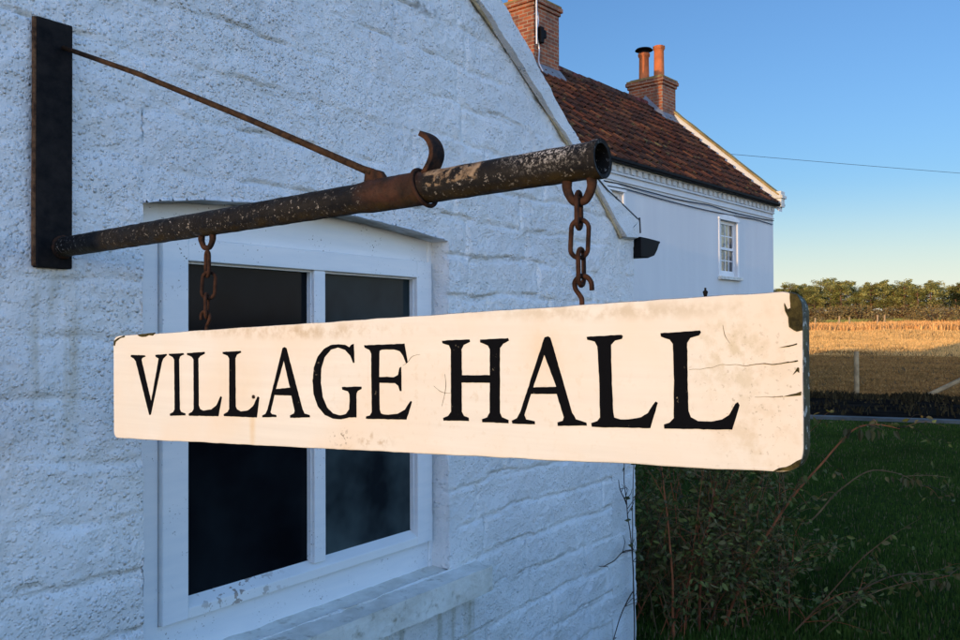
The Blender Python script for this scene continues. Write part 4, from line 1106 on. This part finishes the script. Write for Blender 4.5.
# ------------------------------------------------------------------ pine wood
def pine_parts(seed, kind):
    rr = random.Random(seed); H = rr.uniform(7.0, 8.6) if kind != 2 else 5.4
    t = MB(); c = MB()
    bx = rr.uniform(-.4, .4); by = rr.uniform(-.4, .4)
    tr = [(0, 0, -.5), (bx*.3, by*.3, H*.35), (bx, by, H*.7), (bx*1.1, by*1.1, H*.96)]
    t.tube(crom(tr, 5), [.20-.15*i/15 for i in range(16)], 7)
    clumps = []
    nC = 52 if kind != 2 else 26
    for i in range(nC):
        f = rr.random()**.95
        if kind == 2: zz = H*(.10+.88*f); R_ = 1.9*(1-f)**.7+.25
        elif kind == 1: zz = H*(.28+.70*f); R_ = 2.5*math.sin(math.pi*min(1, .24+.70*f))+.3
        else: zz = H*(.09+.89*f); R_ = 2.8*math.sin(math.pi*min(1, .30+.62*f))+.3
        a = rr.uniform(0, 6.28); q = R_*math.sqrt(rr.uniform(.12, 1))
        cx, cy = bx*zz/H+math.cos(a)*q, by*zz/H+math.sin(a)*q
        clumps.append((cx, cy, zz, rr.uniform(.55, 1.0)))
        if rr.random() < .6: t.tube([(bx*zz/H*.9, by*zz/H*.9, zz-.5), ((cx)*.6, (cy)*.6, zz-.25), (cx, cy, zz)], [.06, .04, .02], 5, cap=False)
    for (cx, cy, cz, s) in clumps:
        sh = rr.uniform(.65, 1.3)
        col = mixc(rr, (.19, .19, .045), (.32, .28, .085), .85, 1.15) if kind != 2 else (.022, .030, .012)
        for k in range(64):
            th = rr.uniform(0, 6.28); u_ = rr.uniform(-1, 1); rad_ = rr.random()**.4
            ax, ay, az = s*1.15*rad_*math.sqrt(1-u_*u_)*math.cos(th), s*1.15*rad_*math.sqrt(1-u_*u_)*math.sin(th), s*.55*rad_*u_
            e1 = Vector((rr.gauss(0, 1), rr.gauss(0, 1), rr.gauss(0, .6))).normalized()*rr.uniform(.09, .20)
            e2 = Vector((rr.gauss(0, 1), rr.gauss(0, 1), rr.gauss(0, .6))).normalized()*rr.uniform(.07, .16)
            p = Vector((cx+ax, cy+ay, cz+az)); kk = rr.uniform(.7, 1.25)*sh
            c.cur = tuple(q*kk for q in col)
            c.add([p-e1, p-e2, p+e1, p+e2], [(0, 1, 2, 3)])
    return t, c, H
protos = []
for s_, kd in ((1, 0), (2, 1), (3, 0), (4, 1), (5, 2)):
    t, c, H = pine_parts(100+s_, kd); protos.append((t, c, H, kd))
meshes = []
def place_pine(idx, x, y, sc, rz, label, group):
    t, c, H, kd = protos[idx]
    r = thing('pine_tree', (x, y, zat(x, y)), label, 'tree', group, rz); r.scale = (sc, sc, sc)
    if idx not in made:
        ct = t.build('trunk', MAT['bark'], r, local=True); cc = c.build('crown', MAT['needle'], r, local=True); made[idx] = (ct, cc)
    else:
        for q in made[idx]:
            k_ = q.copy(); COL.objects.link(k_); k_.parent = r
    return r
made = {}
rr = random.Random(21)
kinds = ['broad green pine', 'tall bare stemmed pine', 'thick rounded pine', 'open topped pine', 'small dark conifer']
row_l = {0: 'in the front row of the wood', 1: 'in the middle of the wood', 2: 'at the back of the wood'}
for row, (x0, n_) in enumerate(((212, 25), (219, 27), (228, 27))):
    ya, yb = -1.9-.16*x0, -1.9+.40*x0; n_ = int(n_*1.75)
    for i in range(n_):
        y = ya+(yb-ya)*(i+.5)/n_+rr.uniform(-1.1, 1.1); x = x0+rr.uniform(-3, 3)
        k = rr.randrange(4)
        if row == 0 and 14 < y < 26: x += 14
        place_pine(k, x, y, rr.uniform(.80, 1.08)*(1.0 if row < 2 else 1.08), rr.uniform(0, 6.28), '%s %s on the far hillside' % (kinds[k], row_l[row]), 'pine trees in the wood on the hill')
place_pine(4, 208, 21.6, 1.0, .5, 'small dark conifer standing clear in front of the wood, near the right edge', None)
place_pine(4, 209, 55.0, 1.25, 1.5, 'dark pointed conifer in the wood, between lighter pines left of its middle', None)
# scrub
def scrub_mb(seed):
    rr = random.Random(seed); f = MB(); s = MB()
    for i in range(26):
        a = rr.uniform(0, 6.28); R_ = rr.uniform(.3, 1.0); h = rr.uniform(.7, 1.5)*(1.15-.4*R_)
        s.cur = mixc(rr, (.11, .05, .03), (.17, .085, .045))
        P = crom([(math.cos(a)*.15, math.sin(a)*.15, 0), (math.cos(a)*R_*.7, math.sin(a)*R_*.7, h*.6), (math.cos(a)*R_*1.2, math.sin(a)*R_*1.2, h)], 4)
        s.tube(P, [.03-.02*j/(len(P)-1) for j in range(len(P))], 4, cap=False)
    for i in range(900):
        a = rr.uniform(0, 6.28); q = math.sqrt(rr.random())*1.35; z = rr.uniform(.05, 1.45)*(1-.35*(q/1.35)**2)
        p = Vector((math.cos(a)*q, math.sin(a)*q, z)); e1 = Vector((rr.gauss(0, 1), rr.gauss(0, 1), rr.gauss(0, 1))).normalized()*rr.uniform(.04, .11); e2 = Vector((rr.gauss(0, 1), rr.gauss(0, 1), rr.gauss(0, 1))).normalized()*rr.uniform(.03, .08)
        f.cur = mixc(rr, (.22, .14, .045), (.33, .25, .09), .6, 1.2); f.add([p-e1, p-e2, p+e1, p+e2], [(0, 1, 2, 3)])
    return s, f
sp = [scrub_mb(50+i) for i in range(3)]; smade = {}
def scrub(idx, x, y, sc, rz, label, group):
    r = thing('scrub_bush', (x, y, zat(x, y)), label, 'bush', group, rz); r.scale = (sc, sc, sc*.9)
    if idx not in smade: smade[idx] = (sp[idx][0].build('stems', MAT['stem'], r, local=True), sp[idx][1].build('foliage', MAT['leaf'], r, local=True))
    else:
        for q in smade[idx]: k_ = q.copy(); COL.objects.link(k_); k_.parent = r
rr = random.Random(33)
for i in range(40):
    x = rr.uniform(203, 209); y = -1.9+x*(-.13+.52*(i+.5)/40)+rr.uniform(-1, 1)
    scrub(rr.randrange(3), x, y, rr.uniform(1.7, 3.0), rr.uniform(0, 6.28), 'reddish brown bush at the foot of the pine wood', 'brown bushes along the foot of the wood')
for (x, y, s_) in ((158, 18.6, 2.6), (160, 21.5, 1.9), (157, 16.0, 1.6), (163, 28.5, 1.9), (165, 39.5, 1.5)):
    scrub(rr.randrange(3), x, y, s_, rr.uniform(0, 6.28), 'low russet bush on the bank between field and pasture', 'russet bushes on the field bank')

# ------------------------------------------------------------------ shrub by the hall corner
def shrub():
    t = thing('garden_shrub', (4.75, -.10, 0), 'straggly half bare shrub with reddish stems at the corner of the hall', 'shrub')
    S = MB(); F = MB(); rr = random.Random(77)
    RED = ((.26, .070, .028), (.40, .12, .045)); BR = ((.13, .08, .04), (.22, .14, .065)); DK = ((.03, .022, .013), (.06, .045, .022))
    def leaf(p, d, L_, col):
        d = d.normalized(); a = d.cross(Vector((rr.gauss(0, 1), rr.gauss(0, 1), rr.gauss(0, 1))))
        if a.length < 1e-3: return
        a.normalize(); up = a.cross(d); w_ = L_*rr.uniform(.20, .30)
        fold = rr.uniform(.15, .5)*w_; q = lambda f_, s_: p+d*L_*f_+a*w_*s_+up*(fold*abs(s_)-L_*.12*f_*f_)
        F.cur = col
        F.add([q(0, 0), q(.3, .85), q(.62, .8), q(1, 0), q(.62, -.8), q(.3, -.85), q(.5, 0)], [(0, 1, 6), (1, 2, 6), (2, 3, 6), (3, 4, 6), (4, 5, 6), (5, 0, 6)])
    LC = ((.050, .072, .014), (.15, .15, .034)); LY = ((.10, .085, .028), (.17, .13, .045))
    def leaves_along(P, n_, L_, pal, lo=.25):
        for k in range(n_):
            i = int(len(P)*(lo+(1-lo)*rr.random()))
            i = min(max(i, 1), len(P)-1); d = (P[i]-P[i-1]).normalized()
            dd = d*.5+Vector((rr.gauss(0, 1), rr.gauss(0, 1), rr.gauss(-.45, .6)))
            leaf(P[i], dd, L_*rr.uniform(.5, 1.35), mixc(rr, *(pal if rr.random() < .72 else LY)))
    def stem(pts, r, col, twigs=6, lv=10, L_=.045, pal=LC, depth=0):
        P = crom([Vector(p) for p in pts], 10)
        P = [p+Vector((.010*mnoise.noise(p*5), .010*mnoise.noise(p*5+Vector((9, 0, 0))), .008*mnoise.noise(p*5+Vector((0, 9, 0))))) for p in P]
        S.cur = mixc(rr, *col); S.tube(P, [r*(1-.75*i/(len(P)-1)) for i in range(len(P))], 6, cap=False)
        leaves_along(P, lv, L_, pal)
        if depth < 2:
            for k in range(twigs):
                i = rr.randrange(len(P)//5, len(P)-2); d = (P[i+1]-P[i]).normalized()
                dd = (d+Vector((rr.gauss(0, .6), rr.gauss(0, .8), rr.gauss(.15, .5)))).normalized(); ln = rr.uniform(.12, .42)*(1 if depth == 0 else .5)
                e = P[i]+dd*ln; m_ = P[i]+dd*ln*.5+Vector((0, 0, .04*rr.uniform(-.5, 1)))
                stem([P[i], m_, e+Vector((0, 0, -.05*rr.random()))], max(.0012, r*.42), ((RED if rr.random() < .5 else BR) if rr.random() < .6 else DK), 3 if depth == 0 else 0, 5 if depth == 0 else 3, L_*.9, pal, depth+1)
    # the main stems one can follow in the photograph
    stem([(4.80, -.16, -.06), (4.84, -.32, .38), (4.9, -.53, .757), (4.96, -.70, .98), (5.0, -.83, 1.145), (5.02, -.95, 1.185), (5.04, -1.06, 1.165)], .0085, (BR[0], RED[1]), 5, 8)
    P = [Vector((5.0, -.83, 1.145)), Vector((5.0, -.92, 1.19)), Vector((5.02, -1.03, 1.17))]
    for k in range(10): leaf(Vector((4.98+rr.uniform(-.02, .03), -.80-.26*rr.random(), 1.165)), Vector((rr.gauss(0, .3), rr.gauss(-.1, .4), -1)), rr.uniform(.05, .085), mixc(rr, LY[0], (.09, .08, .03)))
    stem([(4.50, -.02, -.02), (4.50, .0, .43), (4.49, .04, .87), (4.5, .06, 1.02)], .0075, RED, 7, 12)
    stem([(4.52, .02, -.02), (4.55, -.06, .25), (4.56, -.12, .46), (4.6, -.17, .62)], .008, RED, 5, 10)
    stem([(4.70, -.08, -.02), (4.68, -.10, .3), (4.68, -.14, .55), (4.72, -.18, .85)], .009, RED, 6, 12)
    stem([(4.95, -.50, -.02), (5.0, -.60, .10), (5.0, -.82, .394), (5.0, -1.02, .61)], .006, (BR[0], RED[1]), 5, 8)
    stem([(5.0, -.62, -.02), (5.05, -.80, .18), (5.1, -.95, .285), (5.15, -1.10, .345), (5.2, -1.24, .375)], .0048, BR, 3, 2)
    for k in range(26): leaf(Vector((5.12+rr.uniform(0, .08), -1.03-.24*rr.random(), .365)), Vector((rr.gauss(0, .5), rr.gauss(-.2, .5), -.8)), rr.uniform(.035, .06), mixc(rr, *LY))
    stem([(4.98, -.70, .10), (5.0, -.87, .295), (5.1, -1.05, .385), (5.2, -1.30, .39)], .006, BR, 3, 4)
    stem([(4.98, -.60, .62), (5.05, -.85, .90), (5.1, -1.02, .93), (5.15, -1.16, .86)], .005, BR, 3, 4)
    for k in range(16): leaf(Vector((5.08+rr.uniform(0, .06), -.92-.24*rr.random(), .90)), Vector((rr.gauss(0, .5), rr.gauss(-.2, .5), -.8)), rr.uniform(.03, .055), mixc(rr, *LY))
    # the thicket
    for i in range(58):
        bx = rr.uniform(4.40, 5.25); by = .25-.62*(bx-4.4)+rr.uniform(-.28, .30); h = rr.uniform(.35, 1.08)
        ex = bx+rr.uniform(-.25, .35); ey = by+rr.uniform(-.38, .28)
        if ey < -.85: h *= .6
        stem([(bx, by, -.02), (bx*.6+ex*.4+rr.uniform(-.06, .06), by*.6+ey*.4, h*.5), (ex, ey, h)], rr.uniform(.0022, .0058), RED if rr.random() < .42 else (DK if rr.random() < .4 else BR), 8, 8, .046)
    S.build('stems', MAT['stem'], t); F.build('leaves', MAT['leaf'], t)
shrub()
def creeper():
    t = thing('bare_creeper', (3.95, -.02, 0), 'thin dark bare creeper climbing the corner of the white wall', 'climbing plant')
    S = MB(); rr = random.Random(5)
    S.cur = (.04, .026, .018)
    for pts in ([(3.97, -.03, 0), (3.95, -.03, .56), (3.90, -.03, .77), (3.86, -.03, 1.0), (3.87, -.03, 1.2), (3.84, -.04, 1.33)], [(3.96, -.03, .3), (3.94, -.035, .6), (3.96, -.03, .95), (3.99, -.04, 1.25)],
                [(3.93, -.03, .62), (3.80, -.045, .63), (3.66, -.04, .60), (3.55, -.05, .62)], [(3.95, -.03, .40), (3.80, -.05, .36), (3.68, -.04, .20), (3.62, -.04, .05)], [(3.88, -.03, .85), (3.80, -.04, .93), (3.76, -.05, .98)]):
        P = crom([Vector(p) for p in pts], 8); P = [p+Vector((.012*mnoise.noise(p*9), .0, .012*mnoise.noise(p*9+Vector((5, 0, 0))))) for p in P]
        S.tube(P, [.0034-.002*i/len(P) for i in range(len(P))], 5, cap=False)
        for k in range(4):
            i = rr.randrange(2, len(P)-1); e = P[i]+Vector((rr.uniform(-.12, .10), -.03, rr.uniform(-.03, .10)))
            S.tube([P[i], (P[i]+e)/2+Vector((0, -.012, .01)), e], [.0018, .0014, .0009], 4, cap=False)
    S.build('stems', MAT['stem'], t)
    F = MB()
    for k in range(12):
        p = Vector((3.88+rr.uniform(-.1, .12), -.05, rr.uniform(.5, 1.25))); d = Vector((rr.gauss(0, 1), -.5, rr.gauss(-.2, .6))).normalized()*rr.uniform(.04, .06); a = d.cross(Vector((0, 1, .3))).normalized()*.010
        F.cur = mixc(rr, (.03, .04, .015), (.07, .075, .03)); F.add([p, p+d*.5+a, p+d, p+d*.5-a], [(0, 1, 2, 3)])
    F.build('leaves', MAT['leaf'], t)
creeper()
